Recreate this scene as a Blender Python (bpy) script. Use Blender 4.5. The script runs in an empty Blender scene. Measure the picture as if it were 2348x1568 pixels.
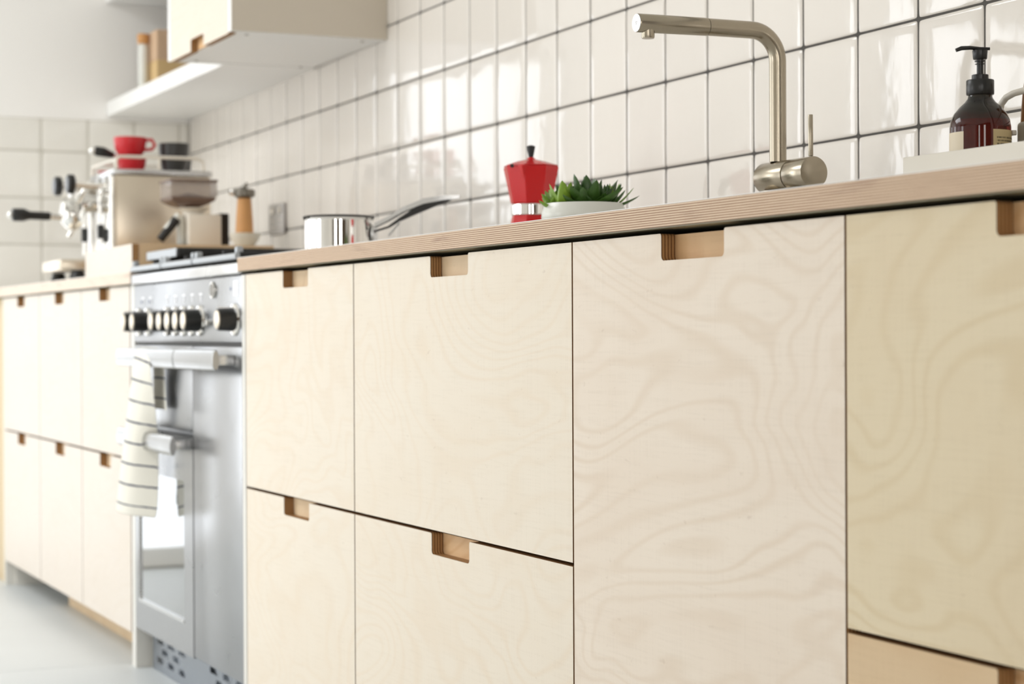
import bpy, bmesh, math, random
from mathutils import Vector, Matrix
random.seed(7)
S = bpy.context.scene
COL = S.collection
PI = math.pi

# ------------------------------------------------------------------ camera
EYE = Vector((0, 0, 0.77))
def look_matrix(yaw, pitch, roll):
    ca, sa, cp, sp, cr, sr = (math.cos(yaw), math.sin(yaw), math.cos(pitch),
                              math.sin(pitch), math.cos(roll), math.sin(roll))
    fw = Vector((-ca, sa, 0)); r = Vector((sa, ca, 0)); u = Vector((0, 0, 1))
    fw2 = fw*cp + u*sp; u2 = u*cp - fw*sp
    r3 = r*cr + u2*sr; u3 = u2*cr - r*sr
    m = Matrix((r3, u3, -fw2)).transposed().to_4x4()
    m.translation = EYE
    return m
cam = bpy.data.cameras.new('camera')
cam.sensor_width = 36.0
cam.lens = 4513.2462/2348*36
cam.clip_start = 0.05
cam.dof.use_dof = True
cam.dof.focus_distance = 2.5
cam.dof.aperture_fstop = 6.0
camo = bpy.data.objects.new('camera', cam)
COL.objects.link(camo)
camo.matrix_world = look_matrix(.4277, -.0049, -.0045)
S.camera = camo

# ------------------------------------------------------------------ light
W = bpy.data.worlds.new('world'); S.world = W; W.use_nodes = True
W.node_tree.nodes['Background'].inputs[0].default_value = (0.90, 0.95, 1.0, 1)
W.node_tree.nodes['Background'].inputs[1].default_value = 1.0
def area(name, loc, rot, sx, sy, L, col):
    d = bpy.data.lights.new(name, 'AREA'); d.shape = 'RECTANGLE'
    d.size = sx; d.size_y = sy; d.energy = L*PI*sx*sy; d.color = col
    o = bpy.data.objects.new(name, d); COL.objects.link(o)
    o.location = loc; o.rotation_euler = rot
    return o
# daylight in the garden door and left window; the others are added fill
area('daylight_garden_door', (-6.52, .68, .92), (0, -PI/2, 0), 1.76, .62, 1.55, (.95, .975, 1.0))
area('daylight_left_window', (-6.52, -1.65, 1.15), (0, -PI/2, 0), 1.9, 1.2, 4.1, (.95, .975, 1.0))
area('fill_rear_left', (-5.35, -3.42, 1.05), (PI/2, 0, 0), 1.7, 1.8, .8, (.97, .98, 1.0))  # added fill for the end wall from an unseen window
area('fill_rear_middle', (-3.4, -3.42, 1.05), (PI/2, 0, 0), .7, 1.8, 5.2, (.97, .98, 1.0))  # added narrow fill for the fronts, shaped to streak the pan
area('fill_right_a', (2.12, -2.05, 1.15), (0, PI/2, 0), 1.9, .55, 7.4, (1, .97, .92))  # added warm fill from an unseen strip window
area('fill_right_b', (2.12, -.10, 1.15), (0, PI/2, 0), 1.9, .50, 7.4, (1, .97, .92))  # second added strip, giving streaks in polished metal
area('fill_rooflight', (-4.75, -.9, 2.72), (0, 0, 0), 2.2, 1.4, 5.7, (.97, .985, 1.0))  # added overhead fill for the end wall and floor
S.view_settings.view_transform = 'Standard'
S.view_settings.look = 'None'
S.view_settings.exposure = 0.05
S.view_settings.gamma = 1.0
S.view_settings.use_curve_mapping = False

# ------------------------------------------------------------------ materials
def lin(c):
    return tuple(((v/255+.055)/1.055)**2.4 if v/255 > .04045 else v/255/12.92 for v in c)
def newmat(name):
    m = bpy.data.materials.new(name); m.use_nodes = True
    nt = m.node_tree
    return m, nt, nt.nodes['Principled BSDF']
def nd(nt, t, **k):
    n = nt.nodes.new(t)
    for a, v in k.items():
        if a.startswith('i_'):
            key = a[2:]
            key = int(key) if key.isdigit() else key.replace('_', ' ')
            n.inputs[key].default_value = v
        else:
            setattr(n, a, v)
    return n
def mathn(nt, op, a, b=None, clamp=False):
    n = nt.nodes.new('ShaderNodeMath'); n.operation = op; n.use_clamp = clamp
    for i, v in enumerate((a, b)):
        if v is None: continue
        if isinstance(v, (int, float)): n.inputs[i].default_value = v
        else: nt.links.new(v, n.inputs[i])
    return n.outputs[0]
def mix(nt, f, a, b):
    n = nt.nodes.new('ShaderNodeMix'); n.data_type = 'RGBA'
    for i, v in ((0, f), (6, a), (7, b)):
        if isinstance(v, (int, float)): n.inputs[i].default_value = v
        elif isinstance(v, tuple): n.inputs[i].default_value = (*v[:3], 1)
        else: nt.links.new(v, n.inputs[i])
    return n.outputs[2]
def pos_shift(nt, sx, sy, sz, amt=(17., 9., 23.)):
    g = nt.nodes.new('ShaderNodeNewGeometry'); oi = nt.nodes.new('ShaderNodeObjectInfo')
    vm = nd(nt, 'ShaderNodeVectorMath', operation='SCALE')
    vm.inputs[0].default_value = amt; nt.links.new(oi.outputs['Random'], vm.inputs['Scale'])
    ad = nd(nt, 'ShaderNodeVectorMath', operation='ADD')
    nt.links.new(g.outputs['Position'], ad.inputs[0]); nt.links.new(vm.outputs[0], ad.inputs[1])
    mu = nd(nt, 'ShaderNodeVectorMath', operation='MULTIPLY')
    nt.links.new(ad.outputs[0], mu.inputs[0]); mu.inputs[1].default_value = (sx, sy, sz)
    return mu.outputs[0], g
def noise(nt, vec, scale, detail=3, dist=0.0, rough=.5):
    n = nd(nt, 'ShaderNodeTexNoise'); n.inputs['Scale'].default_value = scale
    n.inputs['Detail'].default_value = detail; n.inputs['Distortion'].default_value = dist
    n.inputs['Roughness'].default_value = rough
    if vec is not None: nt.links.new(vec, n.inputs['Vector'])
    return n.outputs[0]
def bump(nt, bs, h, strength, dist=.001):
    b = nd(nt, 'ShaderNodeBump'); b.inputs['Strength'].default_value = strength
    b.inputs['Distance'].default_value = dist
    nt.links.new(h, b.inputs['Height']); nt.links.new(b.outputs[0], bs.inputs['Normal'])

def flat(name, col, rough=.5, metal=0.0, var=.03, nscale=6., spec=.5, coat=0.0, bmp=0.0, bscale=60.):
    """a plain surface with a slight procedural unevenness of tone and gloss"""
    m, nt, bs = newmat(name)
    v, g = pos_shift(nt, 1, 1, 1)
    n = noise(nt, v, nscale, 3)
    c = lin(col)
    nt.links.new(mix(nt, n, tuple(x*(1-var) for x in c), tuple(min(1, x*(1+var)) for x in c)), bs.inputs['Base Color'])
    r = mathn(nt, 'ADD', mathn(nt, 'MULTIPLY', n, rough*.25), rough*.87)
    nt.links.new(r, bs.inputs['Roughness'])
    bs.inputs['Metallic'].default_value = metal
    bs.inputs['Specular IOR Level'].default_value = spec
    bs.inputs['Coat Weight'].default_value = coat
    if bmp: bump(nt, bs, noise(nt, v, bscale, 2), bmp, .0005)
    return m

def birch(name, base, line, warm, edge=(176, 134, 88), amount=1.0, fscale=1.0):
    """rotary cut birch veneer with flowing contour figure; plies show on the cut edges"""
    m, nt, bs = newmat(name)
    v, g = pos_shift(nt, 1.0, 1.0, 1.9)
    n1 = noise(nt, v, 1.5*fscale, 2.6, .7, .42)
    cont = mathn(nt, 'PINGPONG', mathn(nt, 'MULTIPLY', n1, 24.), .5)       # 0..0.5
    mr = nd(nt, 'ShaderNodeMapRange', interpolation_type='SMOOTHSTEP')
    nt.links.new(cont, mr.inputs[0]); mr.inputs[1].default_value = 0.0; mr.inputs[2].default_value = .30
    mr.inputs[3].default_value = 1.0; mr.inputs[4].default_value = 0.0
    gate = mathn(nt, 'MULTIPLY', noise(nt, v, 2.7, 2), 1.0)
    lines = mathn(nt, 'MULTIPLY', mr.outputs[0], gate)
    v2, _ = pos_shift(nt, 14, 14, 260)
    fib = noise(nt, v2, 1.0, 3, .3)
    v3, _ = pos_shift(nt, 300, 300, 9)
    fib2 = noise(nt, v3, 1.0, 2, 0)
    cloud = noise(nt, v, 3.2, 4, .8)
    c = mix(nt, mathn(nt, 'MULTIPLY', lines, .95*amount, True), lin(base), lin(line))
    cl = mathn(nt, 'MULTIPLY', mathn(nt, 'SUBTRACT', cloud, .42, True), 2.2*amount, True)
    c = mix(nt, cl, c, lin(warm))
    f = mathn(nt, 'MULTIPLY', mathn(nt, 'ADD', mathn(nt, 'SUBTRACT', fib, .5), mathn(nt, 'MULTIPLY', mathn(nt, 'SUBTRACT', fib2, .5), .6)), .45, False)
    f = mathn(nt, 'ADD', f, .0, True)
    c = mix(nt, f, c, lin(tuple(x*.88 for x in line)))
    # tiny mineral flecks
    v4, _ = pos_shift(nt, 60, 60, 110)
    fl = mathn(nt, 'MULTIPLY', mathn(nt, 'SUBTRACT', noise(nt, v4, 1, 1), .735, True), 7., True)
    c = mix(nt, mathn(nt, 'MULTIPLY', fl, .22), c, lin((150, 118, 88)))
    # edges: plies across the board thickness (world Y)
    sp = nd(nt, 'ShaderNodeSeparateXYZ'); nt.links.new(g.outputs['Position'], sp.inputs[0])
    sn = nd(nt, 'ShaderNodeSeparateXYZ'); nt.links.new(g.outputs['True Normal'], sn.inputs[0])
    ply = mathn(nt, 'PINGPONG', mathn(nt, 'MULTIPLY', sp.outputs[1], 1/.0042), .5)
    ec = mix(nt, mathn(nt, 'GREATER_THAN', ply, .33), lin(edge), lin((108, 72, 40)))
    isedge = mathn(nt, 'LESS_THAN', mathn(nt, 'ABSOLUTE', sn.outputs[1]), .5)
    c = mix(nt, isedge, c, ec)
    nt.links.new(c, bs.inputs['Base Color'])
    bs.inputs['Roughness'].default_value = .55
    bs.inputs['Specular IOR Level'].default_value = .3
    bump(nt, bs, mathn(nt, 'ADD', fib, lines), .06, .0004)
    return m

def ply_edge(name, lo=(150, 112, 88), hi=(190, 158, 132), light=(236, 216, 188)):
    """front of the worktop: thin cream face plies between broad brown ones"""
    m, nt, bs = newmat(name)
    g = nt.nodes.new('ShaderNodeNewGeometry')
    sp = nd(nt, 'ShaderNodeSeparateXYZ'); nt.links.new(g.outputs['Position'], sp.inputs[0])
    mu = nd(nt, 'ShaderNodeVectorMath', operation='MULTIPLY'); nt.links.new(g.outputs['Position'], mu.inputs[0])
    mu.inputs[1].default_value = (9, 1, 160)
    wob = noise(nt, mu.outputs[0], 1.0, 3)
    mu2 = nd(nt, 'ShaderNodeVectorMath', operation='MULTIPLY'); nt.links.new(g.outputs['Position'], mu2.inputs[0])
    mu2.inputs[1].default_value = (30, 20, 500)
    fine = noise(nt, mu2.outputs[0], 1.0, 4, 0, .7)
    zz = mathn(nt, 'ADD', sp.outputs[2], mathn(nt, 'MULTIPLY', mathn(nt, 'SUBTRACT', wob, .5), .0007))
    st = mathn(nt, 'PINGPONG', mathn(nt, 'MULTIPLY', mathn(nt, 'SUBTRACT', zz, .889), 1/.00275), .5)
    mr = nd(nt, 'ShaderNodeMapRange', interpolation_type='SMOOTHSTEP')
    nt.links.new(st, mr.inputs[0]); mr.inputs[1].default_value = .28; mr.inputs[2].default_value = .36
    brown = mix(nt, fine, lin(lo), lin(hi))
    mu3 = nd(nt, 'ShaderNodeVectorMath', operation='MULTIPLY'); nt.links.new(g.outputs['Position'], mu3.inputs[0])
    mu3.inputs[1].default_value = (7, 5, 90)
    patch = mathn(nt, 'MULTIPLY', mathn(nt, 'SUBTRACT', noise(nt, mu3.outputs[0], 1, 3, .4), .60, True), 4.5, True)
    c = mix(nt, mr.outputs[0], brown, lin(light))
    c = mix(nt, mathn(nt, 'MULTIPLY', patch, .55), c, lin((132, 96, 82)))
    nt.links.new(c, bs.inputs['Base Color'])
    bs.inputs['Roughness'].default_value = .6
    bs.inputs['Specular IOR Level'].default_value = .25
    return m

def glaze(name, col):
    m, nt, bs = newmat(name)
    v, g = pos_shift(nt, 1, 1, 1, (3., 2., 5.))
    oi = nt.nodes.new('ShaderNodeObjectInfo')
    c = lin(col)
    t = mathn(nt, 'ADD', mathn(nt, 'MULTIPLY', oi.outputs['Random'], .6), mathn(nt, 'MULTIPLY', noise(nt, v, 9, 3), .4))
    nt.links.new(mix(nt, t, tuple(x*.955 for x in c), tuple(min(1, x*1.02) for x in c)), bs.inputs['Base Color'])
    v2, _ = pos_shift(nt, 1, 1, .45, (3., 2., 5.))
    h = mathn(nt, 'ADD', noise(nt, v2, 16, 2, .4), mathn(nt, 'MULTIPLY', noise(nt, v2, 70, 2), .12))
    bump(nt, bs, h, .16, .004)
    bs.inputs['Roughness'].default_value = .07
    bs.inputs['IOR'].default_value = 1.55
    return m

def metal(name, col, rough, brushed=0.0, axis=(1, 1, 1), smudge=.12):
    m, nt, bs = newmat(name)
    bs.inputs['Metallic'].default_value = 1.0
    c = lin(col)
    v, g = pos_shift(nt, 1, 1, 1)
    n = noise(nt, v, 7, 4, 1.2)
    nt.links.new(mix(nt, n, tuple(x*(1-smudge) for x in c), c), bs.inputs['Base Color'])
    nt.links.new(mathn(nt, 'ADD', mathn(nt, 'MULTIPLY', n, rough*.6), rough*.7), bs.inputs['Roughness'])
    if brushed:
        v2, _ = pos_shift(nt, *axis)
        bump(nt, bs, noise(nt, v2, 1, 2), brushed, .0003)
    return m

M = {}
M['birch_pale'] = birch('birch_veneer', (235, 224, 207), (229, 211, 187), (232, 216, 194), amount=.62)
M['birch_left'] = birch('birch_veneer_left_run', (226, 216, 204), (220, 207, 191), (222, 210, 195), amount=.45)
M['birch_hood'] = birch('birch_veneer_wall_cabinet', (232, 221, 206), (226, 212, 192), (229, 216, 197), amount=.4)
M['birch_sink'] = birch('birch_veneer_figured', (235, 222, 206), (222, 204, 183), (229, 213, 195), amount=1.0)
M['birch_yellow'] = birch('birch_veneer_golden', (224, 209, 179), (211, 191, 154), (219, 201, 169), amount=1.0)
M['birch_orange'] = birch('birch_veneer_warm', (216, 190, 154), (204, 172, 132), (210, 181, 143), amount=1.0)
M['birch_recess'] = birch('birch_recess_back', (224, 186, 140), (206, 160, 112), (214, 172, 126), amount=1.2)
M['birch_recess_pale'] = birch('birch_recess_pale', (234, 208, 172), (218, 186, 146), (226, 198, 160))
M['ply_edge'] = ply_edge('worktop_plywood_edge')
M['ply_edge_lit'] = ply_edge('lit_plywood_edge', (206, 184, 164), (226, 208, 190), (240, 228, 212))  # lit copy of the worktop edge; stronger light at left put into its colour
M['wood_side'] = flat('tan_birch_board', (216, 186, 148), .5, var=.05)
M['filler'] = flat('tan_filler_board', (222, 202, 168), .5, var=.03)
M['laminate'] = flat('worktop_laminate', (226, 224, 220), .35)
M['under'] = flat('worktop_underside', (134, 126, 98), .5)
M['carcass'] = flat('white_melamine', (226, 223, 215), .4, var=.015)
M['carcass_dark'] = flat('carcass_inside', (60, 50, 38), .7)
M['paint'] = flat('wall_paint', (251, 248, 243), .75, var=.012, nscale=2.)
M['ceil'] = flat('ceiling_paint', (245, 243, 238), .8, var=.01)
M['tile'] = glaze('glazed_tile', (235, 228, 219))
M['tile_left'] = glaze('glazed_tile_end_wall', (242, 238, 229))
M['grout'] = flat('grey_grout', (84, 80, 76), .85, var=.1, nscale=80, bmp=.3)
M['grout_l'] = flat('pale_grout', (205, 200, 188), .85, var=.1, nscale=80)
M['floor'] = flat('concrete_floor', (208, 211, 210), .42, var=.07, nscale=2.2, bmp=.05, bscale=14)
M['white_satin'] = flat('white_satin_paint', (250, 249, 246), .38, var=.01)
M['reflection_brown'] = flat('reflection_brown', (92, 76, 60), .7)
M['socket'] = metal('satin_grey_plate', (168, 162, 156), .4)
M['tray'] = flat('white_enamel_tray', (222, 215, 201), .3, var=.01)
M['taupe'] = flat('shaded_side_panel', (214, 203, 186), .4, var=.01)  # shade on the white cabinet side put into its colour
M['nickel'] = metal('brushed_nickel', (176, 166, 148), .24, .10, (25, 25, 500))
M['gap_shade'] = flat('seam_shadow_gap', (40, 36, 30), .5)  # dark colour painted in for the shade inside narrow gaps
M['steel'] = metal('stainless_steel', (214, 214, 214), .26, .10, (500, 500, 14))
M['steel_panel'] = metal('range_steel', (172, 173, 175), .30, .14, (300, 300, 10), .16)
M['steel_bar'] = metal('polished_handle_steel', (164, 164, 163), .22, smudge=.04)
M['lit_iron'] = flat('lit_grey_iron', (176, 180, 184), .35, metal=.35)  # light on the fronts of the iron painted in as grey
M['chrome'] = metal('polished_chrome', (232, 230, 226), .06, 0, smudge=.03)
M['mirror_side'] = metal('polished_side_panel', (226, 214, 196), .30, 0, smudge=.03)
M['black'] = flat('black_plastic', (24, 23, 22), .32)
M['matt_black'] = flat('black_cast_iron', (26, 24, 22), .6, bmp=.2, bscale=300)
M['red'] = flat('red_enamel', (208, 16, 20), .22, coat=0, var=.02)
M['red_cup'] = flat('red_glazed_ceramic', (200, 24, 34), .3, var=.02)
M['dark_cup'] = flat('charcoal_ceramic', (52, 50, 48), .35)
M['ceramic'] = flat('white_glazed_ceramic', (226, 226, 218), .25, var=.01)
M['cream'] = flat('cream_plastic', (232, 224, 210), .4)
M['smoke'] = flat('smoked_plastic', (112, 92, 82), .25)
M['beans'] = flat('coffee_beans', (60, 38, 28), .5, bmp=.8, bscale=300)
M['oiled'] = birch('turned_beech', (206, 152, 96), (184, 128, 76), (198, 142, 88), edge=(208, 154, 98))
M['wood_plain'] = flat('oiled_beech', (204, 150, 92), .5, var=.12, nscale=18)
M['walnut'] = flat('brown_wood_handle', (150, 106, 66), .5, var=.2, nscale=40)
M['pebble'] = flat('warm_grey_metal', (120, 114, 104), .3, metal=.6)
M['tan'] = flat('tan_card', (206, 174, 142), .7)
M['gold'] = flat('golden_card', (214, 182, 130), .7)
M['cork'] = flat('orange_wood_lid', (206, 150, 90), .6, var=.15, nscale=30)
M['plinth'] = flat('range_plinth_steel', (150, 156, 164), .36, metal=.7)
M['pale_light'] = flat('bright_liner', (225, 232, 240), .4)
M['soil'] = flat('soil', (44, 34, 24), .9, bmp=.6)
M['scour'] = flat('coconut_fibre', (64, 34, 24), .8)
M['grey_ceramic'] = flat('taupe_caddy', (176, 166, 146), .45)
M['screw'] = flat('screw_cap', (190, 186, 178), .5)
M['ink'] = flat('dark_print', (60, 56, 66), .6)
M['white_print'] = flat('white_print', (244, 244, 246), .5)
M['blue_print'] = flat('blue_print', (40, 70, 120), .5)

def leafmat(name, a, b):
    m, nt, bs = newmat(name)
    v, g = pos_shift(nt, 1, 1, 1)
    n = noise(nt, v, 60, 3)
    v2, _ = pos_shift(nt, 1, 1, 1)
    oi = nt.nodes.new('ShaderNodeObjectInfo')
    c = mix(nt, mathn(nt, 'ADD', mathn(nt, 'MULTIPLY', n, .6), mathn(nt, 'MULTIPLY', oi.outputs['Random'], .5)), lin(a), lin(b))
    sp = mathn(nt, 'MULTIPLY', mathn(nt, 'SUBTRACT', noise(nt, v2, 700, 1), .68, True), 6, True)
    c = mix(nt, mathn(nt, 'MULTIPLY', sp, .4), c, lin((150, 180, 120)))
    nt.links.new(c, bs.inputs['Base Color'])
    bs.inputs['Roughness'].default_value = .38
    bs.inputs['Subsurface Weight'].default_value = 0.0
    return m
M['leaf_dark'] = leafmat('succulent_leaf', (34, 66, 24), (78, 116, 44))
M['leaf_light'] = leafmat('succulent_leaf_young', (84, 130, 26), (142, 176, 60))

def amber():
    m, nt, bs = newmat('amber_bottle')
    v, g = pos_shift(nt, 1, 1, 1)
    sp = nd(nt, 'ShaderNodeSeparateXYZ'); nt.links.new(g.outputs['Position'], sp.inputs[0])
    empty = mathn(nt, 'GREATER_THAN', sp.outputs[2], 1.0165)      # above the soap the brown glass is empty
    nt.links.new(mix(nt, empty, mix(nt, noise(nt, v, 8, 2), (.060, .008, .005), (.095, .012, .008)), (.030, .024, .016)), bs.inputs['Base Color'])
    bs.inputs['Transmission Weight'].default_value = .85
    bs.inputs['Roughness'].default_value = .03
    bs.inputs['IOR'].default_value = 1.45
    return m
M['amber'] = amber()
def ovenglass():
    m, nt, bs = newmat('oven_glass')
    v, g = pos_shift(nt, 1, 1, 1)
    nt.links.new(mix(nt, noise(nt, v, 8, 2), (.05, .06, .06), (.07, .08, .08)), bs.inputs['Base Color'])
    bs.inputs['Roughness'].default_value = .04
    bs.inputs['Metallic'].default_value = .25
    bs.inputs['Base Color'].default_value = (.1, .1, .1, 1)
    bs.inputs['Coat Weight'].default_value = 1.0
    bs.inputs['Coat Roughness'].default_value = .02
    return m
M['oven_glass'] = ovenglass()
def towelmat():
    m, nt, bs = newmat('striped_linen')
    uv = nt.nodes.new('ShaderNodeTexCoord')
    sp = nd(nt, 'ShaderNodeSeparateXYZ'); nt.links.new(uv.outputs['UV'], sp.inputs[0])
    mu = nd(nt, 'ShaderNodeVectorMath', operation='MULTIPLY'); nt.links.new(uv.outputs['UV'], mu.inputs[0])
    mu.inputs[1].default_value = (14, 14, 1)
    wob = mathn(nt, 'MULTIPLY', mathn(nt, 'SUBTRACT', noise(nt, mu.outputs[0], 1, 2), .5), .06)
    st = mathn(nt, 'FRACT', mathn(nt, 'ADD', sp.outputs[1], wob))
    on = mathn(nt, 'LESS_THAN', mathn(nt, 'ABSOLUTE', mathn(nt, 'SUBTRACT', st, .5)), .045)
    c = mix(nt, on, lin((238, 234, 222)), lin((66, 70, 92)))
    nt.links.new(c, bs.inputs['Base Color'])
    bs.inputs['Roughness'].default_value = .9
    bs.inputs['Specular IOR Level'].default_value = .1
    g = nt.nodes.new('ShaderNodeNewGeometry')
    bump(nt, bs, noise(nt, g.outputs['Position'], 700, 2), .15, .001)
    return m
M['towel'] = towelmat()
def labelmat(name, paper, ink, rows, heavy):
    m, nt, bs = newmat(name)
    uv = nt.nodes.new('ShaderNodeTexCoord')
    sp = nd(nt, 'ShaderNodeSeparateXYZ'); nt.links.new(uv.outputs['UV'], sp.inputs[0])
    row = mathn(nt, 'FRACT', mathn(nt, 'MULTIPLY', sp.outputs[1], rows))
    inrow = mathn(nt, 'LESS_THAN', mathn(nt, 'ABSOLUTE', mathn(nt, 'SUBTRACT', row, .5)), heavy)
    mu = nd(nt, 'ShaderNodeVectorMath', operation='MULTIPLY'); nt.links.new(uv.outputs['UV'], mu.inputs[0])
    mu.inputs[1].default_value = (60, rows*1.0, 1)
    sn = nd(nt, 'ShaderNodeVectorMath', operation='SNAP'); nt.links.new(mu.outputs[0], sn.inputs[0]); sn.inputs[1].default_value = (.5, 1, 1)
    w = mathn(nt, 'GREATER_THAN', noise(nt, sn.outputs[0], 1.9, 1), .40)
    inx = mathn(nt, 'MULTIPLY', mathn(nt, 'GREATER_THAN', sp.outputs[0], .10), mathn(nt, 'LESS_THAN', sp.outputs[1], .90))
    on = mathn(nt, 'MULTIPLY', mathn(nt, 'MULTIPLY', inrow, w), inx)
    nt.links.new(mix(nt, mathn(nt, 'MULTIPLY', on, .75), lin(paper), lin(ink)), bs.inputs['Base Color'])
    bs.inputs['Roughness'].default_value = .5
    return m
M['label_back'] = labelmat('printed_paper_back', (206, 186, 142), (50, 42, 34), 21, .26)
M['label_front'] = flat('plain_paper_label', (232, 218, 192), .5)

# ------------------------------------------------------------------ mesh builder
def hold(prof):
    """extra rings beside soft creases so that long walls keep flat shading"""
    n = len(prof); out = []
    for i, p in enumerate(prof):
        P = Vector(p)
        if 0 < i < n-1:
            a = P-Vector(prof[i-1]); b = Vector(prof[i+1])-P
            la, lb = a.length, b.length
            if la > 1e-9 and lb > 1e-9:
                ang = a.angle(b, 0)
                if .03 < ang < .72 and max(la, lb) > 4*min(la, lb) and max(la, lb) > .006:
                    d = min(.0012, min(la, lb)*.8)
                    if la > lb: out.append(tuple(P-a.normalized()*d)); out.append(tuple(p)); continue
                    out.append(tuple(p)); out.append(tuple(P+b.normalized()*d)); continue
        out.append(tuple(p))
    return out
class MB:
    def __init__(self):
        self.v = []; self.f = []; self.uv = None
    def add(self, vs, fs):
        o = len(self.v); self.v += [tuple(p) for p in vs]
        self.f += [tuple(i+o for i in f) for f in fs]; return self
    def box(self, x0, x1, y0, y1, z0, z1, b=0.0, seg=1):
        x0, x1 = sorted((x0, x1)); y0, y1 = sorted((y0, y1)); z0, z1 = sorted((z0, z1))
        vs = [(x, y, z) for x in (x0, x1) for y in (y0, y1) for z in (z0, z1)]
        fs = [(0, 1, 3, 2), (4, 6, 7, 5), (0, 4, 5, 1), (2, 3, 7, 6), (0, 2, 6, 4), (1, 5, 7, 3)]
        if b <= 0: return self.add(vs, fs)
        bm = bmesh.new(); bv = [bm.verts.new(p) for p in vs]
        for f in fs: bm.faces.new([bv[i] for i in f])
        bmesh.ops.bevel(bm, geom=list(bm.edges), offset=b, segments=seg, affect='EDGES', profile=.5)
        bm.verts.index_update()
        self.add([v.co[:] for v in bm.verts], [[v.index for v in f.verts] for f in bm.faces])
        bm.free(); return self
    def tube(self, pts, rs, n=16, cap=True, flatten=None):
        if isinstance(rs, (int, float)): rs = [rs]*len(pts)
        if len(pts) > 2:
            q = hold([(*p, r) for p, r in zip(pts, rs)])
            pts = [p[:3] for p in q]; rs = [p[3] for p in q]
        pts = [Vector(p) for p in pts]
        t0 = (pts[1]-pts[0]).normalized()
        a = t0.orthogonal().normalized()
        rings = []
        for i, p in enumerate(pts):
            if i == 0: t = pts[1]-pts[0]
            elif i == len(pts)-1: t = pts[-1]-pts[-2]
            else: t = (pts[i+1]-p).normalized()+(p-pts[i-1]).normalized()
            if t.length < 1e-9: t = t0
            t = t.normalized(); a = (a-t*a.dot(t)).normalized(); b = t.cross(a)
            rings.append([p+(a*math.cos(2*PI*k/n)+b*math.sin(2*PI*k/n))*rs[i] for k in range(n)])
        vs = [q for r in rings for q in r]
        if flatten: vs = [flatten(q) for q in vs]
        fs = []
        for i in range(len(pts)-1):
            for k in range(n):
                k2 = (k+1) % n
                fs.append((i*n+k, i*n+k2, (i+1)*n+k2, (i+1)*n+k))
        if cap:
            fs.append(tuple(range(n-1, -1, -1))); m = (len(pts)-1)*n
            fs.append(tuple(m+k for k in range(n)))
        return self.add(vs, fs)
    def cyl(self, p0, p1, r0, r1=None, n=24):
        return self.tube([p0, p1], [r0, r0 if r1 is None else r1], n)
    def rcyl(self, p0, p1, r, e=.0015, n=32):
        """cylinder with softened rims"""
        p0, p1 = Vector(p0), Vector(p1); d = (p1-p0).normalized()
        return self.tube([p0, p0+d*e*.3, p0+d*e, p1-d*e, p1-d*e*.3, p1], [r-e, r-e*.3, r, r, r-e*.3, r-e], n)
    def lathe(self, cx, cy, prof, n=40, ang=(0, 2*PI)):
        full = abs(ang[1]-ang[0]-2*PI) < 1e-6
        cnt = n if full else n+1
        vs = []
        prof = hold(prof)
        for r, z in prof:
            for k in range(cnt):
                a = ang[0]+(ang[1]-ang[0])*k/n
                vs.append((cx+r*math.cos(a), cy+r*math.sin(a), z))
        fs = []
        for i in range(len(prof)-1):
            for k in range(n):
                k2 = (k+1) % cnt
                fs.append((i*cnt+k, i*cnt+k2, (i+1)*cnt+k2, (i+1)*cnt+k))
        if full:
            if prof[0][0] > 1e-5: fs.append(tuple(range(n-1, -1, -1)))
            if prof[-1][0] > 1e-5: fs.append(tuple((len(prof)-1)*n+k for k in range(n)))
        return self.add(vs, fs)
    def prism_y(self, poly, y0, y1):
        """polygon in X,Z (any winding) extruded along Y"""
        n = len(poly)
        vs = [(x, y0, z) for x, z in poly]+[(x, y1, z) for x, z in poly]
        fs = [tuple(range(n)), tuple(range(2*n-1, n-1, -1))]
        for i in range(n):
            j = (i+1) % n; fs.append((i, i+n, j+n, j))
        return self.add(vs, fs)
    def ball(self, c, r, n=16, m=10):
        rx, ry, rz = (r, r, r) if isinstance(r, (int, float)) else r
        vs = []; fs = []
        for i in range(m+1):
            th = PI*i/m
            for k in range(n):
                a = 2*PI*k/n
                vs.append((c[0]+rx*math.sin(th)*math.cos(a), c[1]+ry*math.sin(th)*math.sin(a), c[2]+rz*math.cos(th)))
        for i in range(m):
            for k in range(n):
                k2 = (k+1) % n
                fs.append((i*n+k, (i+1)*n+k, (i+1)*n+k2, i*n+k2))
        return self.add(vs, fs)
    def mesh(self, name, mat, origin=(0, 0, 0), smooth=True, angle=38):
        me = bpy.data.meshes.new(name)
        o = Vector(origin)
        me.from_pydata([tuple(Vector(p)-o) for p in self.v], [], self.f)
        bm = bmesh.new(); bm.from_mesh(me)
        bmesh.ops.remove_doubles(bm, verts=bm.verts, dist=1e-6)
        if not self.uv: bmesh.ops.recalc_face_normals(bm, faces=bm.faces)
        bm.to_mesh(me); bm.free()
        me.materials.append(mat)
        if smooth:
            me.polygons.foreach_set('use_smooth', [True]*len(me.polygons))
            me.set_sharp_from_angle(angle=math.radians(angle))
        return me

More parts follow.
